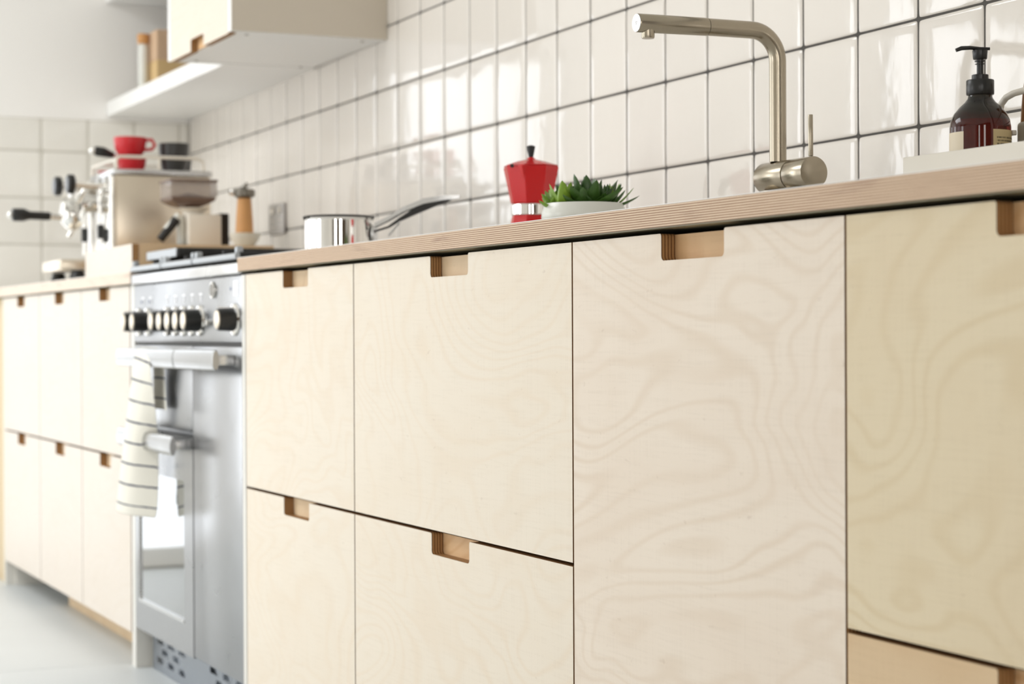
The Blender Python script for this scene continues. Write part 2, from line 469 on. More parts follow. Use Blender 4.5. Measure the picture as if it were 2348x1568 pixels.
def org(o):
    """world origin of a thing (its parts sit at the root's origin)"""
    while o.parent: o = o.parent
    return o.location
def thing(name, label, cat, loc, group=None):
    o = bpy.data.objects.new(name, None); COL.objects.link(o)
    o.empty_display_size = .05; o.location = loc
    o['label'] = label; o['category'] = cat
    if group: o['group'] = group
    return o
def part(name, mb, mat, parent, label=None, smooth=True, angle=38, kind=None):
    o = bpy.data.objects.new(name, mb.mesh(name, mat, org(parent), smooth, angle))
    COL.objects.link(o); o.parent = parent
    if label: o['label'] = label
    if kind: o['kind'] = kind
    return o
def solo(name, mb, mat, loc, label, cat, group=None, smooth=True, angle=38):
    o = bpy.data.objects.new(name, mb.mesh(name, mat, loc, smooth, angle))
    COL.objects.link(o); o.location = loc; o['label'] = label; o['category'] = cat
    if group: o['group'] = group
    return o
def struct(name, mb, mat, label, cat, smooth=False):
    o = bpy.data.objects.new(name, mb.mesh(name, mat, (0, 0, 0), smooth)); COL.objects.link(o)
    o['kind'] = 'structure'; o['label'] = label; o['category'] = cat
    return o
def linkcopy(src, parent):
    c = src.copy(); COL.objects.link(c); c.parent = parent; return c

# ------------------------------------------------------------------ room shell
XL = -6.3525                    # face of the tiles on the end wall
WA = math.atan(.0166)
def wy(x): return 1.6762+.0166*(-x-3.173)      # face of the tiles on the long wall
CORN = wy(XL)
wallb = MB()
xa, xb = XL-.05, 2.2
wallb.add([(xa, wy(xa)+.010, 0), (xb, wy(xb)+.010, 0), (xb, wy(xb)+.010, 2.6), (xa, wy(xa)+.010, 2.6),
           (xa, wy(xa)+.2, 0), (xb, wy(xb)+.2, 0), (xb, wy(xb)+.2, 2.6), (xa, wy(xa)+.2, 2.6)],
          [(0, 1, 2, 3), (5, 4, 7, 6), (0, 4, 5, 1), (3, 2, 6, 7), (0, 3, 7, 4), (1, 5, 6, 2)])
wall_back = struct('wall_back', wallb, M['paint'], 'long kitchen wall tiled in cream square tiles above the worktop', 'wall')
g = MB()
x0, x1 = XL+.001, -.9
g.add([(x0, wy(x0)+.0022, .86), (x1, wy(x1)+.0022, .86), (x1, wy(x1)+.0022, 1.955), (x0, wy(x0)+.0022, 1.955),
       (x0, wy(x0)+.0095, .86), (x1, wy(x1)+.0095, .86), (x1, wy(x1)+.0095, 1.955), (x0, wy(x0)+.0095, 1.955)],
      [(0, 1, 2, 3), (5, 4, 7, 6), (0, 4, 5, 1), (3, 2, 6, 7), (0, 3, 7, 4), (1, 5, 6, 2)])
part('grout', g, M['grout'], wall_back, 'dark grey grout joints')

def tile_mesh(name, w, h, mat, t=.007):
    mb = MB()
    def axis(L):
        e = [0, .0012, .003, .007, .018]
        return [-L/2+q for q in e if q < L/2-.001]+[0]+[L/2-q for q in reversed(e) if q < L/2-.001]
    us, vs_ = axis(w), axis(h)
    def drop(d): return .0016*math.exp(-d/.0016)+.0007*math.exp(-d/.007)
    n, m = len(us), len(vs_)
    pts = [(u, min(.0035, drop(w/2-abs(u))+drop(h/2-abs(v))), v) for v in vs_ for u in us]
    fs = [(j*n+i, j*n+i+1, (j+1)*n+i+1, (j+1)*n+i) for j in range(m-1) for i in range(n-1)]
    mb.add(pts, fs)
    b = len(mb.v)
    mb.v += [(-w/2, t, -h/2), (w/2, t, -h/2), (w/2, t, h/2), (-w/2, t, h/2)]
    c = [0, n-1, (m-1)*n+n-1, (m-1)*n]
    mb.f.append((b+1, b, b+3, b+2))
    bottom = list(range(0, n)); top = [(m-1)*n+i for i in range(n)]
    left = [j*n for j in range(m)]; right = [j*n+n-1 for j in range(m)]
    mb.f.append(tuple([b]+[b+1]+bottom[::-1])); mb.f.append(tuple([b+2, b+3]+top))
    mb.f.append(tuple([b+3, b]+left)); mb.f.append(tuple([b+1, b+2]+right[::-1]))
    me = mb.mesh(name, mat, (0, 0, 0), True, 60)
    return me
PT = .15; J = .0030
full = tile_mesh('tile', PT-J, PT-J, M['tile'])
row_z = lambda j, k: 1.2068+PT*j+.0014*PT*k
colx = lambda k: -(3.173+PT*k)
cornw = abs(XL-colx(21))-.003
cut = tile_mesh('tile_cut', cornw, PT-J, M['tile'])
tilt = random.Random(3)
for j in range(-2, 4):
    for k in range(-13, 22):
        if j >= 2 and k > 9: continue            # behind the wall cabinet
        xl = colx(k+1) if k < 21 else XL+.0015; xr = colx(k)
        me = full if k < 21 else cut
        xc = (xl+xr)/2
        o = bpy.data.objects.new('tile', me); COL.objects.link(o); o.parent = wall_back
        o.location = (xc, wy(xc)+tilt.uniform(-.0002, .0002), row_z(j, k)+PT/2)
        o.rotation_euler = (tilt.gauss(0, .0022), 0, -WA+tilt.gauss(0, .0022))

# end wall with the garden door and a window in it
wl = MB()
XW = XL-.003
def lw(y0, y1, z0, z1): wl.box(XW-.22, XW, y0, y1, z0, z1)
lw(1.0, CORN+.02, 0, 2.6); lw(.37, 1.0, 1.80, 2.6); lw(-1.03, .37, 0, 2.6)
lw(-2.27, -1.03, 2.1, 2.6); lw(-2.27, -1.03, 0, .18); lw(-3.3, -2.27, 0, 2.6)
wall_left = struct('wall_left', wl, M['paint'], 'cream painted end wall, tiled low down behind the coffee machine', 'wall')
gl = MB().box(XW, XL-.0012, 1.001, CORN+.001, .86, 1.4615)
part('grout', gl, M['grout_l'], wall_left, 'pale grey grout joints')
tl = {}
def ltile(y0, y1, z0, z1):
    w, h = round(y1-y0-.003, 4), round(z1-z0-.003, 4)
    if (w, h) not in tl: tl[(w, h)] = tile_mesh('tile_end_wall', w, h, M['tile_left'], .0028+.003)
    o = bpy.data.objects.new('tile', tl[(w, h)]); COL.objects.link(o); o.parent = wall_left
    o.location = (XL, (y0+y1)/2, (z0+z1)/2)
    o.rotation_euler = (tilt.gauss(0, .002), 0, PI/2+tilt.gauss(0, .002))
ys = [1.001, 1.0958, 1.2458, 1.3958, 1.5458, 1.6958, CORN-.001]
zs = [.9068, 1.0568, 1.2068, 1.3568, 1.4628]
for a, b in zip(ys, ys[1:]):
    for c, d in zip(zs, zs[1:]): ltile(a, b, c, d)

def frame(name, y0, y1, z0, z1, bars, label, cat):
    mb = MB()
    x0, x1 = XW-.12, XW-.06
    mb.box(x0, x1, y0, y0+.05, z0, z1); mb.box(x0, x1, y1-.05, y1, z0, z1)
    mb.box(x0, x1, y0+.05, y1-.05, z1-.05, z1); mb.box(x0, x1, y0+.05, y1-.05, z0, z0+.06)
    for kind, q in bars:
        if kind == 'h': mb.box(x0+.005, x1-.005, y0+.05, y1-.05, q-.02, q+.02)
        else: mb.box(x0+.005, x1-.005, q-.02, q+.02, z0+.06, z1-.05)
    return struct(name, mb, M['white_satin'], label, cat)
frame('door_1', .372, .998, 0, 1.798, [('h', .62)], 'white framed garden door in the end wall', 'door')
frame('window_1', -2.268, -1.032, .182, 2.098, [('v', -1.65)], 'white framed window in the end wall', 'window')
wr = MB()
for a in ((XW-.2, -6.25, 0, 2.6), (-3.02, 2.2, 0, 2.6), (-4.5, -3.78, 0, 2.6), (-6.25, -2.20, 0, .12), (-6.25, -2.20, 1.98, 2.6)):
    wr.box(a[0], a[1], -3.52, -3.3, a[2], a[3])
struct('wall_rear', wr, M['paint'], 'cream painted wall behind the camera with openings added for fill light', 'wall')
struct('added_window_2', MB().box(-6.25, -2.20, -3.4, -3.34, .12, .18).box(-6.25, -2.20, -3.4, -3.34, 1.93, 1.98)
       .box(-6.25, -6.20, -3.4, -3.34, .18, 1.93).box(-3.07, -3.02, -3.4, -3.34, .18, 1.93)
       .box(-4.49, -4.36, -3.4, -3.34, .18, 1.93).box(-3.43, -3.39, -3.4, -3.34, .18, 1.93),
       M['white_satin'], 'white framed wide window guessed behind the camera, added for fill light', 'window')  # guessed window, added for fill from behind
wrt = MB()
for a in ((-3.3, -2.34, 0, 2.6), (-1.76, -.37, 0, 2.6), (.17, wy(2.2)+.01, 0, 2.6), (-2.34, -1.76, 0, .18), (-2.34, -1.76, 2.12, 2.6), (-.37, .17, 0, .18), (-.37, .17, 2.12, 2.6)):
    wrt.box(2.0, 2.2, *a)
struct('wall_right', wrt, M['reflection_brown'], 'unseen right wall, dark brown added to darken reflections', 'wall')  # wall colour chosen dark only for what the metal reflects
for n_, a, b in (('added_window_4', -2.34, -1.76), ('added_window_5', -.37, .17)):
    struct(n_, MB().box(2.04, 2.10, a, a+.03, .18, 2.12).box(2.04, 2.10, b-.03, b, .18, 2.12).box(2.04, 2.10, a+.03, b-.03, 1.10, 1.14),
           M['white_satin'], 'tall narrow window in the brown right wall, '+('farther' if n_ == 'added_window_4' else 'nearer')+' from the tiles, added for light and reflections' if n_ == 'added_window_4' else 'tall narrow window in the brown right wall, nearer the tiles, added for light and reflections', 'window')  # unseen windows added for side fill and metal streaks
struct('ceiling', MB().box(XW-.25, 2.25, -3.55, -1.62, 2.6, 2.7).box(XW-.25, 2.25, -.18, 1.95, 2.6, 2.7).box(XW-.25, -5.87, -1.62, -.18, 2.6, 2.7).box(-3.63, 2.25, -1.62, -.18, 2.6, 2.7), M['ceil'], 'white ceiling above the kitchen', 'ceiling')
struct('added_rooflight', MB().box(-5.87, -3.63, -1.62, -1.58, 2.6, 2.7).box(-5.87, -3.63, -.22, -.18, 2.6, 2.7).box(-5.87, -5.83, -1.58, -.22, 2.6, 2.7).box(-3.67, -3.63, -1.58, -.22, 2.6, 2.7), M['white_satin'], 'white frame of an unseen rooflight added for overhead fill light', 'window')  # frame of the added overhead fill
floor = struct('floor', MB().box(XW-.25, 2.25, -3.55, 1.95, -.1, -.006), M['grout_l'], 'pale grey smooth slab floor', 'floor')
fx = [-6.352, -5.37, -4.57, -3.67, -2.77, -1.87, -.97, -.07, .83, 1.98]
fy = [-3.3, -2.4, -1.5, -.6, .3, 1.2, 1.66]
for a, b in zip(fx, fx[1:]):
    for c, d in zip(fy, fy[1:]):
        part('slab', MB().box(a+.0015, b-.0015, c+.0015, d-.0015, -.008, 0, .0008), M['floor'], floor, smooth=False)

# ------------------------------------------------------------------ base cabinets
FY = 1.0892
ZT, ZM, ZB = .882, .4788, .077
def arc(cx, cz, r, a0, a1, n=5):
    return [(cx+r*math.cos(math.radians(a0+(a1-a0)*i/n)), cz+r*math.sin(math.radians(a0+(a1-a0)*i/n))) for i in range(n+1)]
def front_poly(x0, x1, z0, z1, nx=None, nw=.14, nh=.031, up=True):
    """board outline with a finger notch cut into the top (or bottom) edge"""
    if nx is None: return [(x0, z0), (x1, z0), (x1, z1), (x0, z1)]
    a, b, r, q = nx-nw/2, nx+nw/2, .006, .003
    if up:
        zn = z1-nh
        return ([(x0, z0), (x1, z0), (x1, z1)]+arc(b+q, z1-q, q, 90, 180, 3)+arc(b-r, zn+r, r, 0, -90)
                + arc(a+r, zn+r, r, -90, -180)+arc(a-q, z1-q, q, 0, 90, 3)+[(x0, z1)])
    zn = z0+nh
    return ([(x1, z1), (x0, z1), (x0, z0)]+arc(a-q, z0+q, q, -90, 0, 3)+arc(a+r, zn-r, r, 180, 90)
            + arc(b-r, zn-r, r, 90, 0)+arc(b+q, z0+q, q, 180, 270, 3)+[(x1, z0)])
GV = .0018
def cabinet(xl, xr, fronts, mats, recs, label, group, name='base_cabinet', yb=1.64, rail=True, nw=.14):
    t = thing(name, label, 'cabinet', ((xl+xr)/2, FY, ZB), group)
    c = MB()
    w = .016; cf = FY+.0215
    c.box(xl+.001, xl+w, cf, yb, ZB, ZT); c.box(xr-w, xr-.001, cf, yb, ZB, ZT)
    c.box(xl+w, xr-w, cf, yb, ZB, ZB+w); c.box(xl+w, xr-w, yb-.006, yb, ZB+w, ZT)
    if rail: c.box(xl+w, xr-w, cf, cf+.07, ZT-w, ZT-.001)
    part('carcass', c, M['carcass'], t, smooth=False)
    for i, (z0, z1) in enumerate(fronts):
        kind = 'drawer_front' if len(fronts) > 1 else 'door'
        xc = (xl+xr)/2
        d = part(kind, MB().prism_y(front_poly(xl+GV, xr-GV, z0, z1, xc, nw), FY, FY+.018), M[mats[i]], t, smooth=False)
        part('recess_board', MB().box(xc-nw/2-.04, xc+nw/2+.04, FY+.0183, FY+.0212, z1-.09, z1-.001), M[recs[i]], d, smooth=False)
    return t
two = [(ZM+.0025, ZT), (ZB, ZM-.0025)]
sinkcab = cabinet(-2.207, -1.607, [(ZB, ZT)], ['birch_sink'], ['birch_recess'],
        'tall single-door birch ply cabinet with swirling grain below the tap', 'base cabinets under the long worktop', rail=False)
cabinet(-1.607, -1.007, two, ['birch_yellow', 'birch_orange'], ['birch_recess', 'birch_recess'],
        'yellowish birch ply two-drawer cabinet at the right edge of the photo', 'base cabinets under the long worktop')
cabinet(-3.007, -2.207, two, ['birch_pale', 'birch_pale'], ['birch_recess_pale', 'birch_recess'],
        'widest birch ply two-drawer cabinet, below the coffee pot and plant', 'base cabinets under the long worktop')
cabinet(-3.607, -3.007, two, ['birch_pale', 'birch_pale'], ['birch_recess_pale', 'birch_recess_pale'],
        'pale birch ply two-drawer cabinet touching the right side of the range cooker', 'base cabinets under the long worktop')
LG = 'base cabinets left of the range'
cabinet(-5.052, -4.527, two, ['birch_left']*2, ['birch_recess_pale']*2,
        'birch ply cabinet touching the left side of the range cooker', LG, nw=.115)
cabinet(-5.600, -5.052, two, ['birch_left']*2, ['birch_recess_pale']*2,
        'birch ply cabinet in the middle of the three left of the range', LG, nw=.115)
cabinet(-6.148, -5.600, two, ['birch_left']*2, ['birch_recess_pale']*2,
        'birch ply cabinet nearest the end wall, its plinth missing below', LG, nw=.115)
# end panels, filler, plinth
solo('end_panel', MB().box(-3.6285, -3.6075, FY-.001, 1.62, 0, ZT, .0008), M['carcass'], (-3.618, FY, 0),
     'thin white upright panel between the range and the drawers right of it', 'panel', smooth=False)
solo('end_panel', MB().box(-4.5255, -4.492, FY+.001, 1.62, 0, .884, .0008), M['carcass'], (-4.51, FY, 0),
     'white upright panel between the range and the left cabinets, its foot on the floor', 'panel', smooth=False)
t = thing('end_panel', 'white upright panel at the end-wall end of the left cabinets', 'panel', (-6.16, FY, 0))
part('board', MB().box(-6.168, -6.1495, FY, 1.62, 0, ZT, .0008), M['carcass'], t, smooth=False)
part('board', MB().box(-6.1495, -6.140, FY+.03, 1.30, 0.0, ZB-.001), M['carcass'], t, smooth=False)
part('screw_hole', MB().cyl((-6.1400, 1.165, .036), (-6.1392, 1.165, .036), .005), M['screw'], t)
solo('filler_panel', MB().box(-6.350, -6.1695, FY+.012, FY+.030, 0, ZT), M['filler'], (-6.26, FY, 0),
     'narrow tan filler board between the left cabinets and the end wall', 'panel', smooth=False)
solo('plinth', MB().box(-5.62, -4.527, 1.172, 1.188, .0, .0755), M['birch_recess_pale'], (-5.07, 1.18, 0),
     'birch ply plinth set back under the left cabinets', 'plinth', smooth=False)
solo('plinth', MB().box(-3.606, -1.01, 1.172, 1.188, .0, .0755), M['birch_recess_pale'], (-2.3, 1.18, 0),
     'birch ply plinth set back under the long row of cabinets', 'plinth', smooth=False)

# worktops
def worktop(x0, x1, label, z1=.9145, z0=.889, edge='ply_edge'):
    t = thing('worktop', label, 'worktop', ((x0+x1)/2, 1.08, z0))
    y0 = 1.080
    part('board', MB().add([(x0, y0, z0), (x1, y0, z0), (x1, wy(x1)-.002, z0), (x0, wy(x0)-.002, z0),
                            (x0, y0, z1-.0009), (x1, y0, z1-.0009), (x1, wy(x1)-.002, z1-.0009), (x0, wy(x0)-.002, z1-.0009)],
                           [(3, 2, 1, 0), (4, 5, 6, 7), (0, 1, 5, 4), (1, 2, 6, 5), (2, 3, 7, 6), (3, 0, 4, 7)]), M[edge], t, smooth=False)
    part('laminate_top', MB().add([(x0, y0, z1-.0009), (x1, y0, z1-.0009), (x1, wy(x1)-.002, z1-.0009), (x0, wy(x0)-.002, z1-.0009),
                            (x0, y0, z1), (x1, y0, z1), (x1, wy(x1)-.002, z1), (x0, wy(x0)-.002, z1)],
                           [(3, 2, 1, 0), (4, 5, 6, 7), (0, 1, 5, 4), (1, 2, 6, 5), (2, 3, 7, 6), (3, 0, 4, 7)]), M['laminate'], t, 'thin white laminate top', smooth=False)
    part('underside', MB().box(x0+.002, x1-.002, y0+.002, 1.60, z0-.0015, z0-.0001), M['under'], t, 'olive grey underside', smooth=False)
    return t
worktop(-3.630, -.95, 'long plywood-edged worktop carrying the tap, plant and coffee pot')
worktop(-6.350, -4.487, 'short plywood-edged worktop left of the range under the coffee machine', .9145, .886, 'ply_edge_lit')

# ------------------------------------------------------------------ range cooker
RX0, RX1 = -4.489, -3.632
rng = thing('range_cooker', 'stainless steel range cooker with black knobs and a towel on its rail', 'cooker', (-4.06, FY, 0))
part('body', MB().box(RX0+.003, RX1-.003, FY+.022, 1.66, .095, .882), M['steel_panel'], rng, smooth=False)
part('fascia', MB().box(RX0+.003, RX1, FY, FY+.021, .752, .8815, .002, 2), M['steel_panel'], rng)
tr = part('front_trim', MB().box(RX0, RX1-.001, FY-.008, FY+.03, .8835, .9065, .004, 3), M['steel'], rng)
part('hob_plate', MB().box(RX0, RX1-.001, FY+.0305, 1.655, .8835, .9070, .003, 2), M['matt_black'], rng)
part('fascia_gap', MB().box(RX0+.01, RX1-.004, FY+.004, FY+.0215, .746, .7515), M['gap_shade'], rng, smooth=False)  # dark strip standing in for shade between fascia and doors
# doors
def knob(x, z=.797):
    k = part('knob', MB().tube([(x, FY-.0075, z), (x, FY-.034, z), (x, FY-.0365, z)], [.0225, .0215, .0210], 32), M['black'], rng)
    part('bezel', MB().tube([(x, FY-.0001, z), (x, FY-.002, z), (x, FY-.006, z), (x, FY-.0075, z)], [.031, .032, .030, .0245], 36), M['chrome'], k, 'polished chrome collar')
    part('cap', MB().tube([(x, FY-.0366, z), (x, FY-.0385, z), (x, FY-.0395, z)], [.0180, .0178, .0165], 32), M['mirror_side'], k, 'brushed metal cap')
    part('pointer', MB().box(x-.0025, x+.0025, FY-.0365, FY-.0080, z+.0225, z+.0242), M['steel'], k)
for x in (-4.436, -4.355, -4.185, -4.116, -4.048, -3.983, -3.919, -3.672): knob(x)
dl = part('clock', MB().tube([(-3.819, FY-.0001, .857), (-3.819, FY-.006, .857), (-3.819, FY-.0065, .857)], [.017, .0165, .0135], 32), M['chrome'], rng, 'round chrome rimmed timer clock')
part('dial_face', MB().cyl((-3.819, FY-.0066, .857), (-3.819, FY-.0070, .857), .0130), M['pebble'], dl)
part('button', MB().rcyl((-3.846, FY-.0001, .792), (-3.846, FY-.012, .792), .0065, .001, 20), M['chrome'], rng)
for x in (-4.40, -4.33, -4.185, -4.116, -4.048, -3.983, -3.919):
    part('printed_mark', MB().box(x-.012, x+.012, FY-.0006, FY-.0001, .8485, .853).box(x-.003, x+.003, FY-.0006, FY-.0001, .835, .8465), M['white_print'], rng)
part('printed_mark', MB().box(-3.685, -3.655, FY-.0006, FY-.0001, .842, .872), M['white_print'], rng)
for x, z in ((-3.705, .857), (-4.415, .842), (-4.345, .842)):
    part('printed_dot', MB().cyl((x, FY-.0001, z), (x, FY-.0006, z), .0035), M['blue_print'], rng)
gd = part('grill_door', MB().box(RX0+.004, -3.9885, FY, FY+.021, .5655, .7445, .002, 2), M['steel_panel'], rng)
# oven door as a frame round its glass
ox0, ox1, oz0, oz1 = RX0+.004, -3.9885, .096, .5555
gx0, gx1, gz0, gz1 = -4.455, -4.060, .160, .460
od = part('oven_door', MB().box(ox0, gx0, FY, FY+.021, oz0, oz1).box(gx1, ox1, FY, FY+.021, oz0, oz1)
          .box(gx0, gx1, FY, FY+.021, oz0, gz0).box(gx0, gx1, FY, FY+.021, gz1, oz1), M['steel_panel'], rng, smooth=False)
part('glass', MB().box(gx0, gx1, FY+.003, FY+.008, gz0, gz1), M['oven_glass'], od, 'dark reflective oven glass', smooth=False)
part('glass_rim', MB().box(gx0, gx1, FY-.0015, FY+.003, gz0, gz0+.007).box(gx0, gx0+.006, FY-.0015, FY+.003, gz0+.007, gz1), M['steel'], od, smooth=False)
rd = part('oven_door', MB().box(-3.9825, RX1-.002, FY, FY+.021, .100, .7445, .002, 2), M['steel_panel'], rng, 'tall plain right-hand oven door')
BY = 1.047
def bar(x0, x1, z, par, brk):
    sq = lambda q: (q[0], BY+(q[1]-BY)*.36, q[2])
    h = part('handle', MB().tube([(x0, BY, z), (x0+.002, BY, z), (x0+.0035, BY, z), (x1-.0045, BY, z), (x1-.003, BY, z), (x1, BY, z)], [.0185, .0205, .0205, .0205, .0205, .0185], 40, flatten=sq), M['steel_bar'], par)
    for b in brk:
        part('bracket', MB().box(b-.011, b+.011, BY+.0070, FY-.0003, z-.010, z+.010, .002, 2), M['steel'], h)
bar(-4.462, -3.962, .719, gd, (-4.440, -4.012))
bar(-3.957, -3.664, .719, rd, (-3.930, -3.690))
bar(-4.462, -3.985, .5385, od, (-4.440, -4.012))
# slotted plinth: a sheet with real slots, pale liner behind
pl = MB()
slots = []
def slot_rows():
    for gx in (-4.34, -3.90):
        for r, (zz, off, n) in enumerate(((.071, 0.0, 3), (.049, .045, 2), (.027, 0.0, 3))):
            for i in range(n):
                slots.append((gx+off+i*.095 - .065, zz))
slot_rows()
bm = bmesh.new()
px0, px1, pz0, pz1, PY = -4.470, -3.640, .0005, .0945, 1.125
for (sx, sz) in slots:
    pass
def cutgrid():
    xs = sorted({px0, px1} | {round(s[0]-.028, 4) for s in slots} | {round(s[0]+.028, 4) for s in slots})
    zs_ = sorted({pz0, pz1} | {round(s[1]-.0065, 4) for s in slots} | {round(s[1]+.0065, 4) for s in slots})
    for i in range(len(xs)-1):
        for j in range(len(zs_)-1):
            cx, cz = (xs[i]+xs[i+1])/2, (zs_[j]+zs_[j+1])/2
            if any(abs(cx-s[0]) < .028 and abs(cz-s[1]) < .0065 for s in slots): continue
            pl.box(xs[i], xs[i+1], PY, PY+.0015, zs_[j], zs_[j+1])
cutgrid()
bm.free()
pp = part('plinth', pl, M['plinth'], rng, 'grey slotted metal plinth', smooth=False)
part('liner', MB().box(px0, px1, PY+.012, PY+.014, pz0, pz1), M['pale_light'], pp, smooth=False)
# pan supports
for (a, b) in ((-4.486, -4.212), (-4.206, -3.956), (-3.950, -3.640)):
    ps = part('pan_support', MB().tube([(a+.004, FY-.002, .9165), (b-.004, FY-.002, .9165)], .0062, 12)
              .box(a, a+.011, FY, 1.62, .911, .926, .002).box(b-.011, b, FY, 1.62, .911, .926, .002)
              .box(a+.011, b-.011, 1.608, 1.62, .911, .926, .002).box(a+.011, b-.011, 1.345, 1.357, .911, .926, .002)
              .box((a+b)/2-.005, (a+b)/2+.005, FY+.01, FY+.14, .914, .935, .002)
              .box((a+b)/2-.005, (a+b)/2+.005, 1.46, 1.60, .914, .935, .002), M['matt_black'], rng)
    part('front_rail', MB().tube([(a+.002, FY-.004, .9185), (b-.002, FY-.004, .9185)], .0066, 12), M['lit_iron'], ps, 'front rail, grey with its light painted in')
    for x in (a+.012, b-.012):
        part('stud', MB().box(x-.007, x+.007, FY-.006, FY+.008, .9235, .9375, .003, 2), M['lit_iron'], ps)
    for cy_ in (FY+.14, 1.46):
        part('burner', MB().lathe((a+b)/2, cy_, [(.048, .9072), (.048, .914), (.036, .916), (.036, .922), (.030, .9235), (0, .9235)], 24), M['matt_black'], ps)

gq = thing('griddle', 'black griddle plate with its lit front painted grey, lying on the left of the hob', 'griddle', (-4.34, 1.12, .9375))
part('plate', MB().box(-4.475, -4.205, 1.118, 1.50, .9375, .9585, .004, 2), M['matt_black'], gq)
part('lit_front_edge', MB().box(-4.470, -4.210, 1.1145, 1.1178, .9385, .9575, .001), M['lit_iron'], gq, 'front edge, its light painted in as grey')  # strip added to paint the lit front of the black plate


# tea towel over the grill-door handle
def cloth(rows, name, parent, u_n=14, thick=.0016, v0=0., off=0., grow=1.0):
    """rows: list of (z, [(x,y) left..right control pts], v)"""
    vs, uvs = [], []
    for z, cps, v in rows:
        for i in range(u_n+1):
            s = i/u_n*(len(cps)-1); k = min(int(s), len(cps)-2); f = s-k
            p0 = cps[max(k-1, 0)]; p1 = cps[k]; p2 = cps[k+1]; p3 = cps[min(k+2, len(cps)-1)]
            q = []
            for d in range(2):
                q.append(.5*((2*p1[d])+(-p0[d]+p2[d])*f+(2*p0[d]-5*p1[d]+4*p2[d]-p3[d])*f*f+(-p0[d]+3*p1[d]-3*p2[d]+p3[d])*f**3))
            vs.append((q[0]*grow, q[1]*grow, .77+(z-.012*(i/u_n)**1.5*off-.77)*grow)); uvs.append((i/u_n, v))
    n = u_n+1
    fs = [(j*n+i, j*n+i+1, (j+1)*n+i+1, (j+1)*n+i) for j in range(len(rows)-1) for i in range(u_n)]
    me = bpy.data.meshes.new(name); o_ = org(parent)
    me.from_pydata([tuple(Vector(p)-o_) for p in vs], [], fs)
    ul = me.uv_layers.new(name='UVMap')
    for lp in me.loops: ul.data[lp.index].uv = uvs[lp.vertex_index]
    me.materials.append(M['towel'])
    me.polygons.foreach_set('use_smooth', [True]*len(me.polygons))
    o = bpy.data.objects.new(name, me); COL.objects.link(o); o.parent = parent
    sm = o.modifiers.new('thick', 'SOLIDIFY'); sm.thickness = thick; sm.offset = 0
    ss = o.modifiers.new('sub', 'SUBSURF'); ss.levels = 1; ss.render_levels = 2
    return o
tw = thing('tea_towel', 'cream linen tea towel with thin dark stripes hanging from the range handle', 'towel', (-4.17, 1.045, .74))
zb = .719; R0 = .0218
rows = []
def vv(z): return (.742-z)/.0447
for z, L, cps in ((.742, 0, [(-4.205, 1.040), (-4.165, 1.041), (-4.125, 1.042), (-4.092, 1.043)]),
                  (.7395, 0, [(-4.205, 1.029), (-4.165, 1.0295), (-4.125, 1.030), (-4.090, 1.031)]),
                  (.728, 0, [(-4.205, 1.0215), (-4.165, 1.020), (-4.125, 1.0215), (-4.088, 1.024)]),
                  (.700, 0, [(-4.210, 1.019), (-4.170, 1.015), (-4.130, 1.018), (-4.088, 1.026)]),
                  (.660, 0, [(-4.225, 1.018), (-4.180, 1.012), (-4.135, 1.020), (-4.100, 1.036)]),
                  (.600, 0, [(-4.252, 1.016), (-4.200, 1.009), (-4.150, 1.020), (-4.115, 1.046)]),
                  (.540, 0, [(-4.275, 1.014), (-4.225, 1.004), (-4.175, 1.014), (-4.140, 1.056)]),
                  (.490, 0, [(-4.290, 1.014), (-4.240, 1.000), (-4.185, 1.012), (-4.145, 1.058)]),
                  (.430, 0, [(-4.310, 1.013), (-4.255, .997), (-4.195, 1.008), (-4.145, 1.056)]),
                  (.385, 0, [(-4.325, 1.012), (-4.265, .994), (-4.205, 1.004), (-4.150, 1.054)])):
    rows.append((z, cps, vv(z)))
cloth(rows, 'front_fall', tw, 16, off=1., grow=1.0145)
rows = []
for z, cps in ((.7416, [(-4.268, 1.055), (-4.228, 1.055), (-4.187, 1.056), (-4.152, 1.057)]),
               (.735, [(-4.262, 1.063), (-4.225, 1.063), (-4.180, 1.063), (-4.150, 1.062)]),
               (.715, [(-4.235, 1.071), (-4.20, 1.071), (-4.170, 1.070), (-4.135, 1.068)]),
               (.690, [(-4.255, 1.074), (-4.22, 1.077), (-4.180, 1.075), (-4.150, 1.071)]),
               (.645, [(-4.255, 1.075), (-4.215, 1.079), (-4.175, 1.077), (-4.138, 1.071)]),
               (.605, [(-4.255, 1.075), (-4.210, 1.080), (-4.165, 1.077), (-4.128, 1.071)])):
    rows.append((z, cps, vv(z)))
cloth(rows, 'back_fall', tw, 12)

# ------------------------------------------------------------------ wall cabinet and shelves
HX0, HX1, HY, HZ = -5.012, -4.439, 1.309, 1.475
hc = thing('wall_cabinet', 'white wall cabinet with a birch ply door above the coffee corner', 'cabinet', (-4.73, HY, HZ))
cb = MB()
cb.box(HX1-.024, HX1, HY, wy(HX1)-.001, HZ, 2.15); cb.box(HX0, HX0+.024, HY, wy(HX0)-.008, HZ, 2.15)
cb.box(HX0+.024, HX1-.024, HY+.0205, wy(HX1)-.001, HZ+.0015, HZ+.02); cb.box(HX0+.024, HX1-.024, HY+.0205, wy(HX1)-.001, 2.13, 2.15)
cb.box(HX0+.024, HX1-.024, 1.66, 1.67, HZ+.02, 2.13)
part('carcass', cb, M['white_satin'], hc, smooth=False)
part('shade_skin', MB().box(HX1+.0002, HX1+.0016, HY+.001, wy(HX1)-.001, HZ+.0005, 2.149), M['taupe'], hc, 'beige grey end skin, the shade of the white side painted in', smooth=False)  # skin added to paint the shade on this side
xc = (HX0+HX1)/2-.0
